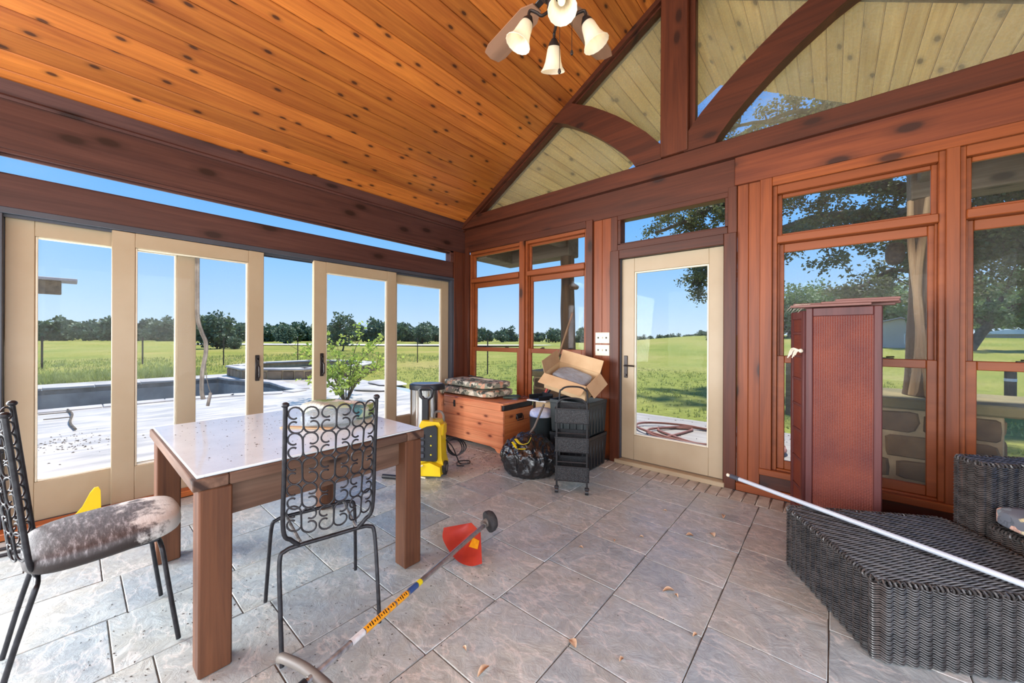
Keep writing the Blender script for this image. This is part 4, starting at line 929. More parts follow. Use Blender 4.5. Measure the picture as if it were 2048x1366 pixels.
# ---- wire cart
t = thing('mesh_cart', 'narrow black wire mesh trolley on casters in front of the totes', 'trolley', (-1.615, 2.645, 0), .5)
cwid, cdep = .122, .27
for yy, top in ((0, .775), (cdep, .835)):
    m = MB(); m.tube(spline([(-cwid, yy, .05), (-cwid, yy, .4), (-cwid, yy, top-.08), (-cwid+.02, yy, top-.025), (-cwid+.07, yy, top), (cwid-.07, yy, top), (cwid-.02, yy, top-.025), (cwid, yy, top-.08), (cwid, yy, .4), (cwid, yy, .05)], 6), .008, 8); m.build('frame_hoop', 'black_wire', t)
for zz in (.10, .335, .57):
    bo = MB(); bo.box(-cwid-.012, cwid+.012, -.006, .004, zz, zz+.115); bo.box(-cwid-.012, cwid+.012, cdep-.004, cdep+.006, zz, zz+.115); bo.box(-cwid-.014, -cwid-.006, 0, cdep, zz, zz+.115); bo.box(cwid+.006, cwid+.014, 0, cdep, zz, zz+.115); bo.box(-cwid, cwid, 0, cdep, zz, zz+.004)
    bb = bo.build('basket', 'basket_mesh', t, smooth=False)
    r_ = MB()
    for z2, tk in ((zz+.112, .012), (zz, .006)):
        for (a, b_, c_, d_) in ((-cwid-.016, cwid+.016, -.01, .0), (-cwid-.016, cwid+.016, cdep, cdep+.01), (-cwid-.018, -cwid-.008, -.01, cdep+.01), (cwid+.008, cwid+.018, -.01, cdep+.01)): r_.box(a, b_, c_, d_, z2, z2+tk, .002)
    r_.build('rim', 'black_wire', bb)
for s_ in (-1, 1):
    for yy in (0, cdep):
        m = MB(); m.cyl((s_*cwid-.014, yy, .022), (s_*cwid+.014, yy, .022), .022, n=14); m.box(s_*cwid-.018, s_*cwid+.018, yy-.012, yy+.012, .036, .056, .004); m.build('caster', 'black_plastic', t)
for zz in (.255, .49): MB().tube([(-cwid, 0, zz), (cwid, 0, zz)], .006, 6).build('cross_bar', 'black_wire', t)

# ---- totes and box
def tote(label, z0, mat):
    t = thing('storage_tote', label, 'tote', (-1.955, 3.325, z0))
    rings = []
    for z, k in ((.004, .90), (.02, .92), (.29, .985), (.295, 1.0), (.325, 1.0), (.325, .95), (.02, .87)):
        rings.append([(-.22*k, -.19*k-.0, z), (.22*k, -.19*k, z), (.22*k, .19*k, z), (-.22*k, .19*k, z)])
    vs2 = [p for r_ in rings for p in r_]; fs2 = [(i*4+k, i*4+(k+1) % 4, (i+1)*4+(k+1) % 4, (i+1)*4+k) for i in range(len(rings)-1) for k in range(4)]+[(3, 2, 1, 0), tuple(24+k for k in range(4))]
    MB().add(vs2, fs2).build('body', mat, t, smooth=False)
    for s_ in (-1, 1):
        for yy in (-.12, -.06, .0, .06, .12): MB().box(s_*.208-.008, s_*.208+.008, yy-.012, yy+.012, .02, .29, .004).build('rib', mat, t)
    for xx in (-.15, -.075, 0, .075, .15): MB().box(xx-.012, xx+.012, -.188, -.165, .02, .29, .004).build('rib', mat, t)
    return t
tote('lower black plastic storage tote standing on the floor by the glazed door', 0, 'black_plastic')
tote('dark green-grey storage tote stacked on the black tote by the glazed door', .326, 'dark_tote')
BR = Euler((math.radians(20), math.radians(13), .12), 'XYZ')
t = thing('cardboard_box', 'open cardboard box with plastic film tilted on top of the totes', 'box', (-2.00, 3.27, .838)); t.rotation_euler = BR
L_, W_, H_ = .23, .155, .085; th = .005
MB().box(-L_, L_, -W_, W_, -H_, -H_+th).build('bottom', 'cardboard', t)
for nm, a in (('side', (-L_, L_, -W_, -W_+th)), ('side', (-L_, L_, W_-th, W_)), ('side', (-L_, -L_+th, -W_, W_)), ('side', (L_-th, L_, -W_, W_))): MB().box(*a, -H_, H_).build(nm, 'cardboard', t)
for pos, rot, sz in (((0, -W_, H_), (math.radians(200), 0, 0), (L_, .13)), ((0, W_, H_), (math.radians(60), 0, 0), (L_, .13)),):
    MB().box(-sz[0], sz[0], 0, sz[1], -.0025, .0025).build('flap', 'cardboard', t, loc=pos, rot=rot)
MB().box(0, .13, -W_, W_, -.0025, .0025).build('flap', 'cardboard', t, loc=(L_, 0, H_), rot=(0, math.radians(48), 0)); MB().box(-.13, 0, -W_, W_, -.0025, .0025).build('flap', 'cardboard_inside', t, loc=(-L_, 0, H_), rot=(0, math.radians(75), 0))
m = MB(); m.superbox(.19, .12, .05, .5, 36, 14, fn=lump); o = m.build('plastic_film', 'clear_film', loc=(-1.99, 3.255, .868), rot=BR); tag(o, 'crumpled clear plastic film inside the open cardboard box', 'plastic film')
# bucket with cloth, white board, dustpan
t = thing('dark_bucket', 'dark blue-black bin between the chest and the totes', 'bin', (-2.325, 3.20, 0))
MB().lathe([(.001, .002), (.105, .002), (.125, .44), (.132, .45), (.12, .45), (.1, .03), (.001, .03)], 24).build('body', 'dark_tote', t)
m = MB(); m.superbox(.105, .10, .06, .7, 30, 14, fn=lump); tag(m.build('rag_heap', 'blue_cloth', loc=(-2.325, 3.20, .475)), 'heap of pale blue and white rags in the dark bin', 'rags')
t = thing('white_board', 'small white-topped board with a tan edge propped behind the refuse bag', 'board', (-2.42, 3.32, .0)); t.rotation_euler = (0, 0, .1)
MB().box(-.10, .10, .055, .07, 0, .585, .003).build('panel', 'cardboard', t); MB().box(-.12, .12, -.10, .09, .585, .60, .003).build('white_top', 'white_label', t)
t = thing('dustpan', 'black dustpan with a long handle lying by the cardboard box', 'dustpan', (-2.41, 3.32, .601), -.35)
m = MB(); m.box(-.10, .10, -.10, .08, 0, .006); m.box(-.10, .10, .074, .08, 0, .06); m.box(-.10, -.094, -.1, .08, 0, .045); m.box(.094, .10, -.1, .08, 0, .045); m.build('pan', 'black_plastic', t); MB().tube([(0, .077, .05), (-.05, .16, .09)], .011, 8).build('handle', 'black_plastic', t)
# broom
a, b_ = Vector((-2.185, 3.588, 1.545)), Vector((-2.672, 3.44, .02)); t = thing('broom', 'broom with a red and brown handle leaning against the window', 'broom', (-2.67, 3.44, 0)); o0 = Vector((-2.67, 3.44, 0))
mid = a+(b_-a)*.43
MB().tube([a-o0, mid-o0], .0125, 12).build('handle', 'handle_wood', t); MB().tube([mid-o0, b_-o0+Vector((0, 0, .1))], .0135, 12).build('lower_handle', 'red_handle', t)
m = MB(); m.box(-.04, .04, -.1, .1, 0, .13, .01); m.build('bristles', 'debris_dark', t)
# yellow fin
tag(MB().prism([(-.035, 0), (.135, 0), (.130, .10), (.127, .22), (.118, .243), (.10, .243), (.08, .215), (.045, .13), (.0, .07), (-.028, .03)], -.008, .008, 'YZ').build('yellow_fin', 'yellow_flat', loc=(-3.80, -.0, 0)), 'bright yellow plastic fin standing on the floor before the sliding door', 'plastic fin')
for i, (a, b_) in enumerate((((-3.757, -.276), (-3.69, .01)), ((-3.638, -.268), (-3.60, -.05)))):
    tag(MB().tube([(a[0]-.02, a[1]-.3, .009), (b_[0], b_[1], .009)], .009, 8).build('metal_rod', 'iron'), ['black metal rod on the floor nearer the sliding door sill', 'shorter black metal rod on the floor behind the padded chair'][i], 'rod', 'rods on the floor')

# ---- ceiling fan with lamps
FX, FY = -1.12, 1.67
t = thing('ceiling_fan', 'ceiling fan with four frosted bell lamp shades and dark arms', 'ceiling fan', (FX, FY, 0))
m = MB(); m.cyl((0, 0, 3.28), (0, 0, 4.50), .014, n=10); m.lathe([(.001, 4.5), (.07, 4.5), (.06, 4.42), (.02, 4.40)], 20); m.build('downrod', 'bronze', t)
MB().lathe([(.001, 3.30), (.05, 3.30), (.10, 3.26), (.115, 3.20), (.11, 3.13), (.07, 3.09), (.001, 3.09)], 28).build('motor', 'bronze', t)
MB().lathe([(.001, 3.09), (.05, 3.09), (.055, 3.03), (.03, 2.99), (.001, 2.98)], 20).build('lamp_hub', 'bronze', t)
bl = [(.17, -.03), (.24, -.062), (.58, -.07), (.64, -.055), (.655, 0), (.64, .055), (.58, .07), (.24, .062), (.17, .03)]
fwd_a = math.atan2(_f.y, _f.x)
for k in range(5):
    a = fwd_a+math.radians(36+72*k)
    bo = MB().prism(bl, -.004, .004, 'XY').build('blade', 'fan_blade', t, loc=(0, 0, 3.15), rot=(math.radians(10), 0, a), smooth=False)
    MB().box(.09, .25, -.018, .018, .004, .012, .003).build('blade_iron', 'bronze', bo)
shp = [(.022, .0), (.030, -.008), (.037, -.028), (.041, -.055), (.046, -.085), (.056, -.112), (.070, -.132), (.0685, -.1335), (.0545, -.1125), (.0445, -.085), (.0395, -.055), (.0355, -.029), (.028, -.010), (.020, -.003)]
for k in range(4):
    a = fwd_a+PI/2*k; dr = Vector((math.cos(a), math.sin(a), 0))
    m = MB(); m.tube(spline([dr*.03+Vector((0, 0, 3.02)), dr*.08+Vector((0, 0, 2.985)), dr*.11+Vector((0, 0, 3.0)), dr*.145+Vector((0, 0, 3.01)), dr*.155+Vector((0, 0, 2.97))], 6), .008, 8)
    m.build('lamp_arm', 'bronze', t)
    SM = Matrix.Translation(dr*.155+Vector((0, 0, 2.955))) @ Matrix.Rotation(a, 4, 'Z') @ Matrix.Rotation(math.radians(-24), 4, 'Y')
    MB().lathe([(.001, .025), (.014, .025), (.03, .0), (.033, -.012), (.001, -.012)], 16, SM).build('socket_cap', 'bronze', t)
    so_ = MB().lathe(shp, 48, SM, .035, 16, 0).build('lamp_shade', 'shade_glass', t)
    MB().sphere((0, 0, 0), .02, 12, 10, (1, 1, 1.6), SM @ Matrix.Translation((0, 0, -.05))).build('bulb', 'bulb_glow', so_)
    l = bpy.data.lights.new('bulb_light', 'POINT'); l.energy = .1; l.color = (1, .84, .62); l.shadow_soft_size = .03; lo = bpy.data.objects.new('bulb_light', l); C.objects.link(lo); lo.location = (t.location+(SM @ Vector((0, 0, -.10))))
for dx, dy, zz in ((.035, -.03, 2.66), (.06, .05, 2.79)):
    m = MB(); m.tube([(dx, dy, 3.0), (dx, dy, zz)], .0016, 5); ch_ = m.build('pull_chain', 'bronze', t); MB().lathe([(.001, .012), (.006, .008), (.009, -.006), (.006, -.014), (.001, -.016)], 12, Matrix.Translation((dx, dy, zz))).build('chain_fob', 'bronze', ch_)

# ---- litter on the floor
def leaf_mesh(L_, w2, curl):
    vs2 = []; fs2 = []; N = 8
    for i in range(N+1):
        u_ = i/N; ww = w2*math.sin(PI*min(1, u_*1.02+.02))**.8
        for k in (-1, 0, 1): vs2.append((L_*(u_-.5), k*ww*(1-.3*curl), .004+abs(k)*ww*curl+math.sin(u_*3)*.004))
    for i in range(N):
        for k in range(2): a = i*3+k; fs2.append((a, a+1, a+4, a+3))
    n_ = len(vs2); vs2 += [(x_, y_, z_-.0025) for x_, y_, z_ in vs2]; fs2 += [tuple(n_+i for i in reversed(f_)) for f_ in fs2]
    return MB().add(vs2, fs2)
lms = [leaf_mesh(.034, .011, .7).mesh('leaf_a'), leaf_mesh(.062, .015, .8).mesh('leaf_b'), leaf_mesh(.045, .019, .5).mesh('leaf_c')]
for me_ in lms: me_.shade_smooth(); me_.materials.append(MATS['dry_leaf'])
lp = [(-.932, 2.826, 0), (-.586, 3.006, 1), (-.922, 2.355, 0), (-1.033, 2.203, 0), (-.693, 2.577, 2), (-.586, 2.685, 2), (-.623, 1.944, 1), (-.581, 1.933, 0), (-.442, 1.731, 0), (-.817, 1.351, 2), (-.629, 1.409, 0), (-1.136, 1.04, 0), (-1.005, 1.018, 1), (-1.152, 1.998, 0)]
for i, (x_, y_, k) in enumerate(lp):
    o = inst(lms[k], 'dry_leaf', None, (x_, y_, .0015), (0, 0, i*1.7), (.8, .8, .9) if k == 0 else (1, 1, 1)); tag(o, 'small curled tan dry leaf on the open slate floor' if k == 0 else 'larger curled tan dry leaf on the open slate floor', 'leaf', 'small dry leaves on the floor' if k == 0 else 'larger dry leaves on the floor')
db = MB(); rnd = random.Random(3)
def chip(x_, y_, z_, s_):
    a = rnd.uniform(0, 6.28); c_, d_ = math.cos(a)*s_, math.sin(a)*s_
    db.add([(x_-c_, y_-d_, z_), (x_+d_*.4, y_-c_*.4, z_), (x_+c_, y_+d_, z_), (x_-d_*.4, y_+c_*.4, z_), (x_, y_, z_+s_*.5)], [(0, 1, 4), (1, 2, 4), (2, 3, 4), (3, 0, 4), (3, 2, 1, 0)])
for _ in range(520): chip(rnd.uniform(-2.6, -1.2), rnd.uniform(.0, 1.5), .0005, rnd.uniform(.002, .006))
for _ in range(420): chip(rnd.gauss(-2.75, .35), min(3.0, rnd.gauss(2.75, .22)), .0005, rnd.uniform(.003, .009))
for _ in range(260): chip(rnd.uniform(-3.8, 1.2), rnd.uniform(.8, 3.3), .0005, rnd.uniform(.002, .005))
for _ in range(60): chip(rnd.uniform(-3.84, -3.3), rnd.uniform(-.6, 2.6), .0005, rnd.uniform(.003, .007))
tag(db.build('floor_debris', 'debris_dark', smooth=False), 'scattered dark crumbs of dirt and leaf litter on the floor', 'debris', kind='stuff')
db = MB()
for _ in range(260): chip(rnd.uniform(-2.88, -1.85), rnd.uniform(.35, 1.25), .7565, rnd.uniform(.0015, .005))
tag(db.build('table_debris', 'debris_dark', smooth=False), 'dark crumbs scattered over the dusty glass table top', 'debris', kind='stuff')

# ================================================================== OUTDOORS
def sstep(a, b_, v): t_ = max(0, min(1, (v-a)/(b_-a))); return t_*t_*(3-2*t_)
def gz(x_, y_):
    h_ = -.06
    h_ += 1.75*sstep(16, 62, y_)*sstep(-34, -12, x_)
    h_ += .25*sstep(-60, -100, x_) if False else 0
    return h_+mnoise.noise(Vector((x_*.05, y_*.05, 0)))*.10*sstep(14, 40, math.hypot(x_, y_))
xs = [-400, -250, -160, -110, -85]+[-70+3*i for i in range(18)]+[-15.6, -12, -8, -4.1, -2, 0, 2, 4]+[7+3*i for i in range(20)]+[75, 110, 180, 300]
ys = [-300, -150, -80, -40, -20, -8, -4, 0, 3, 5.6, 8]+[11+3*i for i in range(24)]+[95, 120, 170, 260, 400]
vs2 = [(x_, y_, gz(x_, y_)) for x_ in xs for y_ in ys]; fs2 = []
for i in range(len(xs)-1):
    for j in range(len(ys)-1):
        cx, cy = (xs[i]+xs[i+1])/2, (ys[j]+ys[j+1])/2
        if -15.6 < cx < -4.1 and -8 < cy < 5.6: continue
        a = i*len(ys)+j; fs2.append((a, a+len(ys), a+len(ys)+1, a+1))
tag(MB().add(vs2, fs2).build('meadow', 'field_grass'), 'green and straw coloured grass field around the house', 'field', kind='structure')

# patio with the pool opening
pool = [(-10.2, -7.6), (-10.2, -3), (-10.15, 1.2), (-10.0, 2.3), (-9.75, 2.75), (-9.6, 3.15), (-9.75, 3.5), (-10.3, 3.45), (-11.0, 3.5), (-11.8, 3.55), (-12.8, 3.25), (-13.6, 3.0), (-14.3, 2.9), (-14.3, -3), (-14.3, -7.6)]
bm = bmesh.new()
def loop_(pts, z):
    vv = [bm.verts.new((a, b_, z)) for a, b_ in pts]
    return [bm.edges.new((vv[i], vv[(i+1) % len(vv)])) for i in range(len(vv))]
out = [(-15.6, -8), (-4.1, -8), (-4.1, 5.2), (-5.6, 5.5), (-7.2, 5.0), (-8.6, 5.3), (-10.5, 5.6), (-12.5, 5.6), (-15.6, 5.6)]
ed = loop_(out, 0)+loop_(pool, 0); bmesh.ops.triangle_fill(bm, use_beauty=True, use_dissolve=False, edges=ed)
pin = [f_ for f_ in bm.faces if -14.2 < f_.calc_center_median().x < -10.3 and f_.calc_center_median().y < 2.0]
bmesh.ops.delete(bm, geom=pin, context='FACES')
for f_ in bm.faces:
    if f_.normal.z < 0: f_.normal_flip()
me = bpy.data.meshes.new('patio'); bm.to_mesh(me); bm.free(); me.materials.append(MATS['patio']); patio = bpy.data.objects.new('patio', me); C.objects.link(patio); patio.location.z = -.012
tag(patio, 'pale stamped concrete patio around the empty pool', 'patio', kind='structure')
po = struct('pool_basin', 'empty swimming pool basin with dark blue-grey walls sunk in the patio', 'pool')
n_ = len(pool)
def wallstrip(z0, z1, mat, nm):
    m = MB(); m.add([(a, b_, z0) for a, b_ in pool]+[(a, b_, z1) for a, b_ in pool], [(i, (i+1) % n_, n_+(i+1) % n_, n_+i) for i in range(n_)]); m.build(nm, mat, po, smooth=False)
wallstrip(-.16, -.05, 'pool_band', 'tile_band'); wallstrip(-1.3, -.16, 'pool_shell', 'pool_wall')
MB().add([(a, b_, -1.2) for a, b_ in pool], [tuple(range(n_))]).build('pool_floor', 'pool_floor', po, smooth=False)
for i in range(n_-1):
    a, b_ = Vector(pool[i]+(0,)), Vector(pool[i+1]+(0,)); L_ = (b_-a).length; k_ = max(1, round(L_/.9)); ang = math.atan2(b_.y-a.y, b_.x-a.x)
    for k in range(k_):
        c0 = a+(b_-a)*((k+.5)/k_); MB().box(-L_/k_/2+.004, L_/k_/2-.004, -.30, .03, -.05, .012, .01).build('coping_stone', 'coping', po, loc=(c0.x, c0.y, 0), rot=(0, 0, ang))
# spa
sp_ = thing('spa_surround', 'raised octagonal stone spa at the far end of the pool', 'spa', (-14.05, 5.35, -.02))
R8 = 2.25
for k in range(8):
    a0, a1 = PI/8+PI/4*k, PI/8+PI/4*(k+1); p0, p1 = Vector((math.cos(a0)*R8, math.sin(a0)*R8, 0)), Vector((math.cos(a1)*R8, math.sin(a1)*R8, 0)); ang = math.atan2(p1.y-p0.y, p1.x-p0.x); L_ = (p1-p0).length; c0 = (p0+p1)/2
    MB().box(-L_/2, L_/2, 0, .22, 0, .28).build('wall_core', 'mortar', sp_, loc=c0, rot=(0, 0, ang))
    xx = -L_/2
    while xx < L_/2-.05:
        w2 = min(random.uniform(.28, .5), L_/2-xx); MB().box(.012, w2-.012, -.03, .02, .01, random.uniform(.22, .27), .02).build('stone', 'spa_stone', sp_, loc=c0+Vector((math.cos(ang)*xx, math.sin(ang)*xx, 0)), rot=(0, 0, ang)); xx += w2
    MB().box(-L_/2-.02, L_/2+.02, -.06, .32, .28, .335, .012).build('cap_stone', 'coping', sp_, loc=c0, rot=(0, 0, ang))
MB().cyl((0, 0, 0), (0, 0, .1), 1.95, n=24).build('spa_floor', 'pool_floor', sp_)
# flat pale rocks by the shrub bed
for i, (x_, y_, s_) in enumerate(((-9.2, 5.55, .7), (-8.3, 4.75, .55))):
    m = MB(); m.superbox(s_, s_*.5, .04, .8, 20, 8, fn=lambda p: Vector((p.x*(1+.3*mnoise.noise(Vector(p)*3)), p.y*(1+.3*mnoise.noise(Vector(p)*4)), p.z)))
    tag(m.build('flat_rock', 'coping', loc=(x_, y_, .02), rot=(0, 0, .6*i)), ['flat pale rock at the edge of the grass behind the shrub', 'flat pale rock beside the shrub on the patio'][i], 'rock')
# porch slab, piers, posts, beams, roof
tag(MB().box(-4.3, 3.2, 3.75, 6.3, -.10, -.012).build('porch_slab', 'deck'), 'grey stamped porch slab outside the glazed door', 'porch floor', kind='structure')
pr = struct('porch_roof', 'gabled porch roof of weathered cedar boards outside the gable glazing', 'roof')
PY0, PY1 = YB+.12, 5.45
plm2 = MB().box(.002, PW-.002, 0, PY1-PY0, 0, .018, .008).mesh('porch_plank'); plm2.materials.append(MATS['porch_cedar'])
for i in range(-2, PN):
    d = .005+i*PW
    if d > RUN-.03: break
    inst(plm2, 'porch_plank', pr, (XL+CT*d, PY0, ceil_z(XL)+ST*d), (0, -TH, 0)); inst(plm2, 'porch_plank', pr, (2*XC-XL-CT*(d+PW), PY0, ceil_z(XL)+ST*(d+PW)), (0, TH, 0))
m = MB()
for s_ in (-1, 1):
    xe = XL-.28; o = [(xe, ceil_z(xe)+.03), (XC, ZA+.03), (XC, ZA+.14), (xe, ceil_z(xe)+.14)]
    m.prism(o if s_ < 0 else mir(o), PY0-.1, PY1+.03, 'XZ')
m.build('roof_deck', 'weathered_beam', pr, smooth=False)
for i, s_ in enumerate((-1, 1)):
    f_ = (lambda v: v) if s_ < 0 else (lambda v: 2*XC-v)
    xa, xb = sorted((f_(-3.98), f_(-2.71)))
    MB().box(xa, xb, 4.33, 4.60, 2.385, 2.76, .01).build('porch_beam', 'weathered_beam', pr)
    xa, xb = sorted((f_(-3.98), f_(-3.70))); MB().box(xa, xb, 3.76, 4.33, 2.385, 2.76, .01).build('porch_beam', 'weathered_beam', pr)
    xa, xb = sorted((f_(-2.86), f_(-2.74))); MB().box(xa, xb, 3.76, 4.33, 2.50, 2.76, .01).build('porch_joist', 'weathered_beam', pr)
def pier(label, x0, x1, y0, y1, cap_ext=0):
    t = thing('stone_pier', label, 'pier', ((x0+x1)/2, (y0+y1)/2, -.012)); hx_, hy_ = (x1-x0)/2, (y1-y0)/2; rr = random.Random(int(x0*100))
    MB().box(-hx_, hx_, -hy_, hy_, 0, .75, .01).build('core', 'mortar', t)
    for face in range(4):
        L_ = (hx_ if face % 2 == 0 else hy_)*2; ang = face*PI/2; off = hy_ if face % 2 == 0 else hx_
        z = .015; row = 0
        while z < .70:
            h_ = min(rr.uniform(.16, .26), .735-z); x_ = -L_/2
            while x_ < L_/2-.06:
                w2 = min(rr.uniform(.22, .42), L_/2-x_)
                if L_/2-(x_+w2) < .08: w2 = L_/2-x_
                g_ = .004; pts = []
                for k in range(9):
                    a = 2*PI*k/9; ex = math.copysign(abs(math.cos(a))**.34, math.cos(a)); ez = math.copysign(abs(math.sin(a))**.34, math.sin(a)); j_ = 1-rr.uniform(0, .13)
                    pts.append(((w2/2-g_)*ex*j_, (h_/2-g_)*ez*j_))
                m = MB(); n9 = len(pts); m.add([(a, -.016, b_) for a, b_ in [(p*.9, q_*.9) for p, q_ in pts]]+[(a, -.002, b_) for a, b_ in pts]+[(a, .01, b_) for a, b_ in pts], [tuple(range(n9))]+[(r0*n9+k, r0*n9+(k+1) % n9, (r0+1)*n9+(k+1) % n9, (r0+1)*n9+k) for r0 in (0, 1) for k in range(n9)])
                R_ = Matrix.Rotation(ang, 4, 'Z'); l_ = R_ @ Vector((x_+w2/2, -off, z+h_/2))
                m.build('stone', 'stone', t, loc=l_, rot=(0, 0, ang)); x_ += w2
            z += h_; row += 1
    MB().box(-hx_-.06, hx_+.06+cap_ext, -hy_-.06, hy_+.06, .75, .83, .015).build('cap_stone', 'stone_cap', t)
    return t
pier('square stone porch pier with a mossy cap behind the maroon folding screen', -.04, .90, 4.16, 4.86, .25)
pier('square stone porch pier with a mossy cap seen past the cardboard box', -3.16, -2.36, 4.16, 4.86)
def trunk_post(label, x_, y_, vines):
    t = thing('trunk_post', label, 'post', (x_, y_, .822)); rr = random.Random(5)
    vs2 = []; fs2 = []; NR_, NA_ = 26, 18; H2 = 1.57
    for i in range(NR_+1):
        z = H2*i/NR_; r0 = .095+.03*math.exp(-z*5)+.012*mnoise.noise(Vector((0, x_, z*2)))
        ox, oy = .02*mnoise.noise(Vector((z*1.3, x_, 1))), .02*mnoise.noise(Vector((z*1.3, x_, 7)))
        for k in range(NA_): a = 2*PI*k/NA_; r_ = r0*(1+.14*mnoise.noise(Vector((math.cos(a)*1.6, math.sin(a)*1.6, z*.9+x_)))); vs2.append((ox+r_*math.cos(a), oy+r_*math.sin(a), z))
    for i in range(NR_):
        for k in range(NA_): k2 = (k+1) % NA_; fs2.append((i*NA_+k, i*NA_+k2, (i+1)*NA_+k2, (i+1)*NA_+k))
    fs2 += [tuple(range(NA_-1, -1, -1)), tuple(NR_*NA_+k for k in range(NA_))]
    MB().add(vs2, fs2).build('trunk', 'trunk_post', t)
    for v_ in range(vines):
        ph = -2.3+v_*.55; pts = []
        for i in range(14): z = H2*i/13; a = ph+.35*math.sin(z*3.2+v_*2); pts.append((math.cos(a)*(.115-.01*z), math.sin(a)*(.115-.01*z), z))
        MB().tube(spline(pts, 3), [.03-.008*(k/40) for k in range(40)], 8).build('root_strand', 'root_pale', t)
    if not vines: MB().tube([(.06, -.03, 1.14), (.13, -.05, 1.14), (.19, -.06, 1.12)], [.04, .045, .03], 8).build('branch_stub', 'trunk_post', t)
    return t
trunk_post('gnarled tree trunk porch post wrapped in twisted root strands', .565, 4.46, 3)
trunk_post('plain tree trunk porch post with a stub on one side behind the broom', -2.80, 4.46, 0)
m = MB(); m.superbox(.06, .08, .09, .7, 18, 10); tag(m.build('post_bracket', 'debris_dark', loc=(.39, 4.44, 1.98)), 'dark rounded bracket fixed to the side of the gnarled porch post', 'bracket')
# hose on the porch slab
hs = MB(); hp = []
for k in range(60):
    a = 2*PI*k/22; r_ = .52+.10*math.sin(k*.7)+.006*k; hp.append((-1.25+r_*math.cos(a+2), 5.25+r_*.62*math.sin(a+2), .006+.012*(k//22)))
hs.tube(spline([(-3.2, 5.4, .004), (-2.6, 5.25, .004), (-2.1, 4.9, .004), (-1.75, 4.62, .004)]+hp, 3), .016, 7)
tag(hs.build('garden_hose', 'hose_rubber'), 'brown rubber garden hose coiled on the porch slab outside the glazed door', 'hose')
# branch on the patio
m = MB(); m.tube(spline([(-9.9, -.05, .01), (-9.2, 0, .02), (-8.4, -.02, .012), (-7.75, .03, .01)], 6), .014, 6); m.tube([(-9.5, -.02, .015), (-9.55, -.35, .012)], .008, 5); m.tube([(-8.9, 0, .015), (-8.95, -.28, .012)], .008, 5); tag(m.build('fallen_branch', 'bark'), 'thin fallen branch lying on the pale patio', 'branch')
db = MB()
for _ in range(160): chip(rnd.gauss(-6.9, .35), rnd.gauss(-.05, .25), -.011, rnd.uniform(.006, .02))
for _ in range(160): chip(rnd.uniform(-3, .2), rnd.uniform(4.3, 6.2), -.011, rnd.uniform(.006, .016))
tag(db.build('patio_debris', 'debris_dark', smooth=False), 'small twigs and leaf litter scattered on the patio and porch slab', 'debris', kind='stuff')
# timber canopy end seen past the first door panel
t = thing('timber_canopy', 'grey timber canopy with a flat roof edge beyond the first sliding door panel', 'canopy', (-9.6, -3.2, -.012))
MB().box(-.07, .07, -.07, .07, 0, 1.95, .01).build('post', 'weathered_beam', t); MB().box(-.12, .12, -.3, 3.08, 1.95, 2.16, .01).build('beam', 'weathered_beam', t, loc=(0, 0, 0)); MB().box(-.3, .25, -.5, 3.25, 2.16, 2.20, .006).build('roof_edge', 'shed_roof', t)

# ---- vegetation
def rand_leaf(mb, p, L_, w2, rr, droop=0):
    d_ = Vector((rr.gauss(0, 1), rr.gauss(0, 1), rr.gauss(0, .7)-droop)).normalized(); s_ = d_.orthogonal(); s_.rotate(Matrix.Rotation(rr.uniform(0, 6.28), 3, d_)); s_ *= w2
    p = Vector(p); mb.add([p, p+d_*L_*.5+s_, p+d_*L_, p+d_*L_*.5-s_], [(0, 1, 2, 3)])
def blob_tree(seed, h, rad, nl, leaf, name, leafm, trunk_h=.25, flat=.75, clusters=26, trunk_r=.05):
    """one tree: returns trunk mesh and foliage mesh, base at the origin"""
    rr = random.Random(seed); tk = MB(); tk.tube(spline([(0, 0, 0), (.03*h, .01*h, h*trunk_h), (.0, .02*h, h*.6)], 4), [trunk_r*h*(1-.07*k) for k in range(9)], 7)
    cl = []
    for _ in range(clusters):
        while True:
            p = Vector((rr.uniform(-1, 1), rr.uniform(-1, 1), rr.uniform(-1, 1)))
            if p.length < 1: break
        c0 = Vector((p.x*rad*.72, p.y*rad*.72, (h*(.5+trunk_h*.45)+p.z*h*.30*flat/.75) if trunk_h > .13 else h*.47+p.z*h*.36)); cl.append((c0, rr.uniform(.22, .42)*rad))
        tk.tube([(0, .01*h, h*trunk_h*.9), (c0.x*.5, c0.y*.5, (c0.z+h*trunk_h)/2), tuple(c0)], [trunk_r*h*.4, trunk_r*h*.25, trunk_r*h*.08], 4)
    fo = MB()
    for i in range(nl):
        c0, r_ = cl[i % clusters]; d_ = Vector((rr.gauss(0, 1), rr.gauss(0, 1), rr.gauss(0, 1))).normalized(); p = c0+d_*r_*rr.uniform(.55, 1.05); rand_leaf(fo, p, leaf*rr.uniform(.7, 1.3), leaf*.33, rr)
    a = tk.mesh(name+'_trunk'); a.materials.append(MATS['bark']); a.shade_smooth(); b_ = fo.mesh(name+'_foliage'); b_.materials.append(MATS[leafm]); return a, b_
def put_tree(src, loc, s_, rz, label, group=None, name='tree', sz=None):
    t = thing(name, label, 'tree', loc, rz, group); t.scale = (s_, s_, sz or s_); inst(src[0], 'trunk', t); o = inst(src[1], 'foliage', t); o['kind'] = 'stuff'; return t
FT = [blob_tree(11+i, 1.0, .62, 1500, .13, 'far%d' % i, 'far_leaf', .12, .8, 20, .03) for i in range(4)]
rr = random.Random(21)
def polar(px, d_, dx=0):
    u_ = (px-1024)/F_PX; return Vector((d_*(math.cos(YAW)*u_-math.sin(YAW)), d_*(math.sin(YAW)*u_+math.cos(YAW))))
k = 0
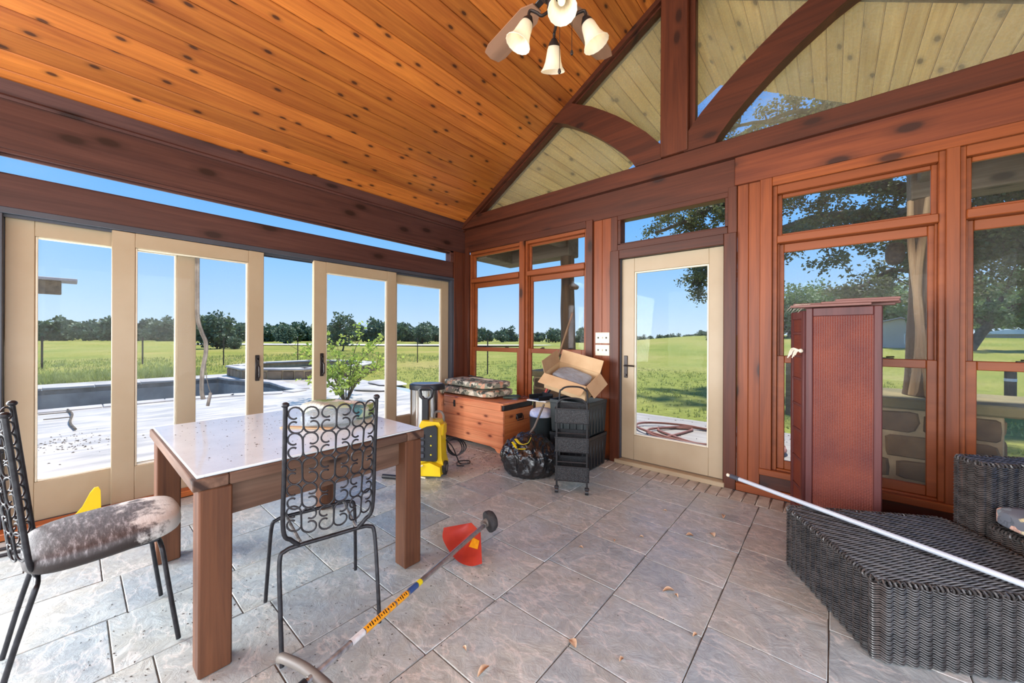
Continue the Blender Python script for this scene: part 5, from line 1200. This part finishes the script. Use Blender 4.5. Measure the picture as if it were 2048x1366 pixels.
for row, (dist, start) in enumerate(((88, 14), (101, 37), (114, 25))):
    for px in range(start, 1200, 52):
        p = polar(px, dist+(6 if px > 900 else 0)); h_ = (rr.uniform(3.8, 5.0) if px > 240 else rr.uniform(4.2, 5.6))*(1.0 if px < 900 else .78)*(1+.1*row)
        put_tree(FT[k % 4], (p.x, p.y, gz(p.x, p.y)-.25), h_, rr.uniform(0, 6), 'dark green tree of the far tree line across the field', 'far tree line across the field', 'far_tree', h_*rr.uniform(.95, 1.25)); k += 1
for px in range(1270, 1440, 17):
    p = polar(px, (92, 104)[(px//17) % 2]); h_ = rr.uniform(1.9, 2.9); put_tree(FT[k % 4], (p.x, p.y, gz(p.x, p.y)-.15), h_, rr.uniform(0, 6), 'small dark tree on the crest of the hill beyond the glazed door', 'trees on the hill crest', 'far_tree'); k += 1
MT = blob_tree(31, 1.0, .55, 3200, .075, 'round', 'far_leaf', .06, 1.0, 40, .03)
p = polar(432, 38); put_tree(MT, (p.x, p.y, -.1), 3.9, .4, 'round dense tree standing alone behind the spa', None, 'round_tree')
p = polar(470, 37); put_tree(MT, (p.x, p.y, -.1), 1.3, 2.4, 'small bush beside the round dense tree behind the spa', None, 'field_bush')
ST = blob_tree(33, 1.0, .42, 1500, .06, 'airy', 'far_leaf', .15, 1.1, 24, .025)
p = polar(685, 35); put_tree(ST, (p.x, p.y, -.1), 3.5, .4, 'airy upright tree behind the leafy shrub', None, 'airy_tree'); p = polar(668, 38); put_tree(ST, (p.x, p.y, -.1), 2.6, 3.4, 'smaller airy tree beside the upright one behind the shrub', None, 'airy_tree')
p = polar(570, 62); put_tree(MT, (p.x, p.y, -.1), 3.6, 1.4, 'broad dark oak in the field seen through the open door gap', None, 'field_oak', 3.4); p = polar(845, 70); put_tree(MT, (p.x, p.y, -.1), 3.9, 2.2, 'broad dark oak in the field seen beside the bin', None, 'field_oak', 3.6)
# wooded backdrop beyond the porch
GT = [blob_tree(41+i, 1.0, .62, 5200, .05, 'mid%d' % i, 'mid_leaf', .14, .9, 46, .035) for i in range(2)]
for i, (px, d_, h_, lb_) in enumerate(((1575, 40, 6.4, 'green tree at the end of the row behind the maroon screen'), (1640, 52, 7.8, 'green tree rising over the slats on the folding screen'), (1715, 64, 9.0, 'green tree behind the grey outbuilding roof'), (1790, 40, 6.6, 'tall green tree directly behind the gnarled porch post'), (1880, 52, 7.4, 'green tree hidden partly by the window mullion'), (1960, 64, 9.5, 'green tree left of the leaning oak trunk'), (2090, 42, 8.0, 'green tree beyond the low pale-roofed shed'))):
    p = polar(px, d_); put_tree(GT[i % 2], (p.x, p.y, gz(p.x, p.y)-.2), h_, i*1.3, lb_, 'trees beyond the porch', 'green_tree', h_*.9)
p = polar(1428, 34); put_tree(MT, (p.x, p.y, gz(p.x, p.y)-.1), 1.5, 1.4, 'dark bush standing on the hill beyond the glazed door', None, 'hill_bush')
# leaning oak with a visible trunk
rr = random.Random(77)
def limbs_tree(name, label, base, trunk, limbs, leaf, nleaf, leafm, twigs, spread, droop=.25, tw=(.9, .35)):
    t = thing(name, label, 'tree', base); m = MB(); m.tube(spline([p for p, r_ in trunk], 5), [trunk[0][1]+(trunk[-1][1]-trunk[0][1])*k/((len(trunk)-1)*5) for k in range((len(trunk)-1)*5+1)], 12); m.build('trunk', 'bark', t)
    fo = MB(); tips = []
    for L_ in limbs:
        pts = [p for p in L_[0]]; sp2 = spline(pts, 8); r0, r1 = L_[1]; N = len(sp2)
        m = MB(); sp3 = [Vector(p)+Vector((mnoise.noise(Vector(p)*1.3)*.18, mnoise.noise(Vector(p)*1.3+Vector((9, 0, 0)))*.18, mnoise.noise(Vector(p)*1.5+Vector((0, 9, 0)))*.22))*(i/N) for i, p in enumerate(sp2)]
        m.tube(sp3, [r0+(r1-r0)*i/(N-1) for i in range(N)], 7)
        for j in range(twigs):
            i = int(N*(.12+.88*rr.random()))-1; p = sp3[max(0, i)]; tg = (sp3[min(N-1, i+1)]-sp3[max(0, i-1)]).normalized()
            d_ = (tg*.7+Vector((rr.gauss(0, 1), rr.gauss(0, 1), rr.gauss(-droop, .8)))*.8).normalized(); l_ = rr.uniform(*sorted(tw))*spread
            q1 = p+d_*l_*.5+Vector((0, 0, rr.uniform(-.08, .12)))*spread; q2 = p+d_*l_+Vector((0, 0, -droop*.4*spread))
            m.tube(spline([p, q1, q2], 4), [.022*spread*(1-.1*k) for k in range(9)], 4)
            tips.append((p, q1, q2))
            for b2 in range(3):
                s_ = q1+(q2-q1)*rr.random(); e_ = s_+Vector((rr.gauss(0, 1), rr.gauss(0, 1), rr.gauss(-droop, .7))).normalized()*l_*.55; m.tube([s_, (s_+e_)/2+Vector((0, 0, .04)), e_], [.009*spread, .007*spread, .003*spread], 3); tips.append((s_, (s_+e_)/2, e_))
        m.build('limb', 'bark', t)
    for i in range(nleaf):
        a, b_, c_ = tips[i % len(tips)]; f_ = rr.random()**.6; p = a+(c_-a)*f_+(b_-(a+c_)/2)*(1-abs(2*f_-1))+Vector((rr.gauss(0, .07), rr.gauss(0, .07), rr.gauss(0, .07)))*spread; rand_leaf(fo, p, leaf*rr.uniform(.7, 1.3), leaf*.28, rr, droop)
    o = fo.build('foliage', leafm, t, smooth=False, fix=False); o['kind'] = 'stuff'
    return t
V = Vector
limbs_tree('live_oak', 'big live oak whose long limbs spread over the porch roof and windows', (6.6, 13.6, -.06), [(V((0, 0, 0)), .55), (V((-.1, -.1, 1.4)), .45), (V((-.3, -.2, 2.8)), .4)], [
    ([V((-.3, -.2, 2.7)), V((-2.6, -1.0, 4.1)), V((-4.8, -1.5, 4.5)), V((-6.6, -1.9, 4.9)), V((-8.6, -2.2, 4.9)), V((-10.6, -2.5, 4.5))], (.26, .04)),
    ([V((-.3, -.2, 2.6)), V((-2.4, -1.4, 3.5)), V((-4.4, -2.0, 3.7)), V((-6.0, -2.3, 4.0)), V((-7.6, -2.4, 3.9)), V((-9.0, -2.1, 3.3)), V((-9.8, -2.0, 2.7))], (.22, .03)),
    ([V((-.3, -.2, 2.8)), V((-2.0, -.2, 4.8)), V((-4.4, -.4, 6.8)), V((-6.8, -.6, 7.5)), V((-9.0, -.8, 7.4))], (.24, .04)),
    ([V((-.3, -.2, 2.8)), V((-2.4, -1.6, 5.0)), V((-4.6, -2.3, 6.1)), V((-6.6, -2.6, 6.6)), V((-8.6, -2.7, 6.6))], (.2, .03)),
    ([V((-.3, -.2, 2.8)), V((-1.4, -1.8, 4.8)), V((-3.2, -3.2, 6.0)), V((-5.2, -4.0, 6.6)), V((-7.2, -4.4, 6.8))], (.24, .04)),
    ([V((-.3, -.2, 2.4)), V((-1.6, -.8, 3.0)), V((-3.4, -1.2, 3.1)), V((-5.0, -1.4, 2.9)), V((-6.4, -1.5, 2.6))], (.16, .03)),
    ([V((-.3, -.2, 2.8)), V((.6, 1.2, 4.5)), V((2.0, 2.0, 6.0))], (.24, .05)),
    ([V((-.3, -.2, 2.8)), V((1.2, -1.2, 4.4)), V((2.2, -2.6, 5.4))], (.24, .05)),
    ([V((-2.4, -1.4, 3.5)), V((-3.6, -2.6, 4.6)), V((-5.2, -3.2, 5.2)), V((-6.8, -3.6, 5.0)), V((-8.4, -3.9, 4.4))], (.12, .03)),
    ([V((-1.6, -.8, 3.4)), V((-3.0, -2.4, 3.6)), V((-4.2, -3.0, 3.3)), V((-5.4, -3.2, 3.0))], (.12, .03)),
    ([V((-2.6, -1.0, 4.1)), V((-4.4, -1.0, 5.4)), V((-6.6, -1.4, 5.9)), V((-8.6, -1.6, 5.7)), V((-10.2, -1.8, 5.2))], (.14, .03)),
    ([V((-.8, -.4, 3.2)), V((-2.4, -2.6, 3.9)), V((-4.0, -3.4, 4.0)), V((-5.6, -3.6, 3.7)), V((-6.8, -3.6, 3.4))], (.11, .02)),
    ([V((-2.0, -.2, 4.8)), V((-3.4, -1.8, 5.4)), V((-5.0, -2.6, 5.6)), V((-7.0, -3.0, 5.6)), V((-9.2, -3.3, 5.2)), V((-10.6, -3.4, 4.9))], (.12, .02))], .075, 120000, 'oak_leaf', 46, 1.0)
p = polar(1985, 22)
limbs_tree('leaning_oak', 'leaning oak with a dark forked trunk seen beyond the wicker armchair', (p.x-.5, p.y, gz(p.x, p.y)-.05), [(V((-.5, -.3, 0)), .30), (V((0, 0, .9)), .24), (V((.5, .2, 1.7)), .20)], [
    ([V((.4, .2, 1.5)), V((-.8, .4, 2.6)), V((-2.4, .3, 3.2)), V((-4, .2, 3.4))], (.16, .03)), ([V((.5, .2, 1.7)), V((1.6, 0, 2.9)), V((3.2, -.3, 3.6)), V((4.8, -.2, 3.8))], (.16, .03)), ([V((.5, .2, 1.7)), V((.4, .3, 3.2)), V((-.6, .2, 4.6)), V((-1.8, 0, 5.4))], (.16, .03)), ([V((.5, .2, 1.7)), V((1.1, .8, 3.4)), V((1.8, 1.4, 5.0))], (.16, .03))], .16, 12000, 'mid_leaf', 26, 1.2)
# leafy shrub in front of the sliding doors
t = thing('leafy_shrub', 'bright yellow-green leafy shrub growing at the patio edge outside the sliding doors', 'shrub', (-7.55, 3.62, -.02)); rr = random.Random(12); fo = MB()
for k in range(20):
    a = rr.uniform(0, 6.28); l_ = rr.uniform(.35, 1.35); out_ = rr.uniform(.3, 1.15)*(1.25-.35*l_)
    if k == 0: a, l_, out_ = .9, 1.55, .3
    q0, q1, q2 = V((math.cos(a)*.05, math.sin(a)*.05, 0)), V((math.cos(a)*out_*.45, math.sin(a)*out_*.45, l_*.55)), V((math.cos(a+.3)*out_*1.25, math.sin(a+.3)*out_*1.25, l_))
    pts = spline([q0, q1, q2], 10); m = MB(); m.tube(pts, [.014*(1-.04*i) for i in range(len(pts))], 5); segs = [(pts, .35)]
    for b2 in range(4):
        i = rr.randint(7, 17); s_ = pts[i]; e_ = s_+V((rr.gauss(0, 1), rr.gauss(0, 1), rr.uniform(.2, 1.2))).normalized()*rr.uniform(.2, .45); pp = spline([s_, (s_+e_)/2+V((0, 0, .03)), e_], 5); m.tube(pp, .005, 4); segs.append((pp, 0))
    m.build('stem', 'bark', t)
    for pp, st in segs:
        for i in range(int(len(pp)*st), len(pp)):
            for _ in range(1 if i % 4 else 2):
                rand_leaf(fo, pp[i]+V((rr.gauss(0, .02), rr.gauss(0, .02), rr.gauss(0, .02))), rr.uniform(.06, .10), .021, rr, -.3)
o = fo.build('foliage', 'shrub_leaf', t, smooth=False, fix=False); o['kind'] = 'stuff'
t = thing('broadleaf_plant', 'glossy green plant growing beside the mossy stone pier', 'plant', (1.62, 4.9, -.06)); fo = MB(); m = MB()
for k in range(9):
    a = k*.7; q2 = V((math.cos(a)*.3, math.sin(a)*.3, rr.uniform(.4, .75))); m.tube([V((0, 0, 0)), q2*.5+V((0, 0, .08)), q2], .006, 4)
    for i in range(9): rand_leaf(fo, q2*(.35+.07*i), rr.uniform(.09, .15), .03, rr)
m.build('stems', 'bark', t); o = fo.build('foliage', 'plant_leaf', t, smooth=False, fix=False); o['kind'] = 'stuff'
# tufts of long grass along the patio edge and near meadow
tu = MB(); rr = random.Random(5)
def tuft(x_, y_, h_, n_=5):
    z_ = gz(x_, y_)
    for _ in range(n_):
        a = rr.uniform(0, 6.28); w2 = .012+.01*h_; bx, by = x_+rr.gauss(0, .05), y_+rr.gauss(0, .05); l_ = h_*rr.uniform(.6, 1.2); ex, ey = bx+math.cos(a)*l_*.5, by+math.sin(a)*l_*.5
        tu.add([(bx-math.sin(a)*w2, by+math.cos(a)*w2, z_), (bx+math.sin(a)*w2, by-math.cos(a)*w2, z_), (ex, ey, z_+l_)], [(0, 1, 2)])
for _ in range(2600): tuft(-15.7-abs(rr.gauss(0, 1.6)), rr.uniform(-3.8, 2.9), rr.uniform(.08, .22)*(1 if rr.random() < .85 else 1.5))
for _ in range(3000): tuft(rr.uniform(-30, -16.6), rr.uniform(-4, 16), rr.uniform(.06, .18), 4)
for _ in range(2600): tuft(rr.uniform(-14, 2.5), rr.uniform(6.4, 16), rr.uniform(.03, .08), 4)
tag(tu.build('grass_tufts', 'weed_leaf', smooth=False, fix=False), 'tufts of long grass along the patio edge and over the near field', 'grass', kind='stuff')
# fence posts
for i, (x_, y_, lb_) in enumerate(((-23.4, -.77, 'thin steel fence post beyond the first sliding door panel'), (-24.2, 2.1, 'thin steel fence post beyond the end of the pool'), (-20.9, 4.43, 'thin steel fence post in front of the round dense tree'), (-21.4, 7.7, 'thin steel fence post beyond the spa in the open door gap'), (-16.2, 11.5, 'thin steel fence post in the grass beside the bin'), (-9.4, 9.66, 'thin steel fence post in the grass beyond the corner window'))):
    t = thing('fence_post', lb_, 'fence post', (x_, y_, -.08), .3*i, 'steel fence posts in the field'); m = MB(); m.box(-.022, .022, -.006, .006, 0, 1.3, .002); m.box(-.006, .006, -.03, .03, 0, 1.3, .002); m.build('post', 'post_metal', t)
    for k in range(4): MB().box(-.03, .03, -.034, -.028, .35+k*.28, .365+k*.28).build('wire_clip', 'post_metal', t)
t = thing('wooden_post', 'short round wooden post with pale bands beyond the stone pier cap', 'post', (2.35, 10.6, -.08)); MB().cyl((0, 0, 0), (0, 0, .95), .07, n=12).build('post', 'post_metal', t)
for z in (.28, .62): MB().cyl((0, 0, z), (0, 0, z+.05), .074, n=12).build('band', 'white_label', t)
t = thing('wooden_post', 'weathered square post in the grass beside the maroon folding screen', 'post', (-.56, 8.2, -.08)); MB().box(-.07, .07, -.07, .07, 0, 1.05, .01).build('post', 'weathered_beam', t)
m = MB(); m.add([(-72, 9, 0), (-45, 28, 0), (-28, 39, 0), (-32, 47, 0), (-51, 36, 0), (-80, 14, 0)], [(0, 1, 4, 5), (1, 2, 3, 4)]); 
for i, v_ in enumerate(m.v): m.v[i] = (v_[0], v_[1], gz(v_[0], v_[1])+.12)
tag(m.build('pale_track', 'pale_strip', smooth=False), 'long pale gravel track across the field below the tree line', 'track', kind='structure')
# outbuilding
p = polar(1796, 25); t = thing('outbuilding', 'small grey gabled outbuilding with a white window among the trees', 'building', (p.x, p.y, gz(p.x, p.y)-.05), -.15)
MB().prism([(-1.8, 0), (1.5, 0), (1.5, 1.35), (.15, 2.0), (-1.8, 1.5)], 0, 3.5, 'XZ').build('wall', 'shed_wall', t, smooth=False)
for o_ in ([(-2.0, 1.44), (.15, 2.03), (.15, 2.11), (-2.0, 1.52)], [(.15, 2.03), (1.7, 1.28), (1.7, 1.36), (.15, 2.11)]): MB().prism(o_, -.2, 3.7, 'XZ').build('roof', 'shed_roof', t, smooth=False)
f_ = MB(); f_.box(.28, .74, -.04, .0, .32, 1.0, .01); wf = f_.build('window', 'white_label', t); MB().box(.34, .68, -.05, -.03, .38, .94).build('pane', 'dark_frame', wf)
MB().box(-1.35, -.9, -.18, 0, .38, .62, .01).build('air_conditioner', 'white_label', t); MB().box(-1.36, -1.28, -.02, 0, 0, 1.5).build('corner_board', 'white_label', t)
p = polar(2035, 30); t = thing('low_shed', 'low shed with a pale metal roof under the leaning oak branches', 'shed', (p.x, p.y, gz(p.x, p.y)-.05), -.3)
MB().box(-1.9, 3, 0, 2.5, 0, .35).build('wall', 'shed_wall', t); MB().prism([(-2.1, .35), (3.2, .35), (3.2, .42), (1.8, .72), (-.6, .72), (-2.1, .42)], -.2, 2.7, 'XZ').build('roof', 'metal_roof', t, smooth=False)
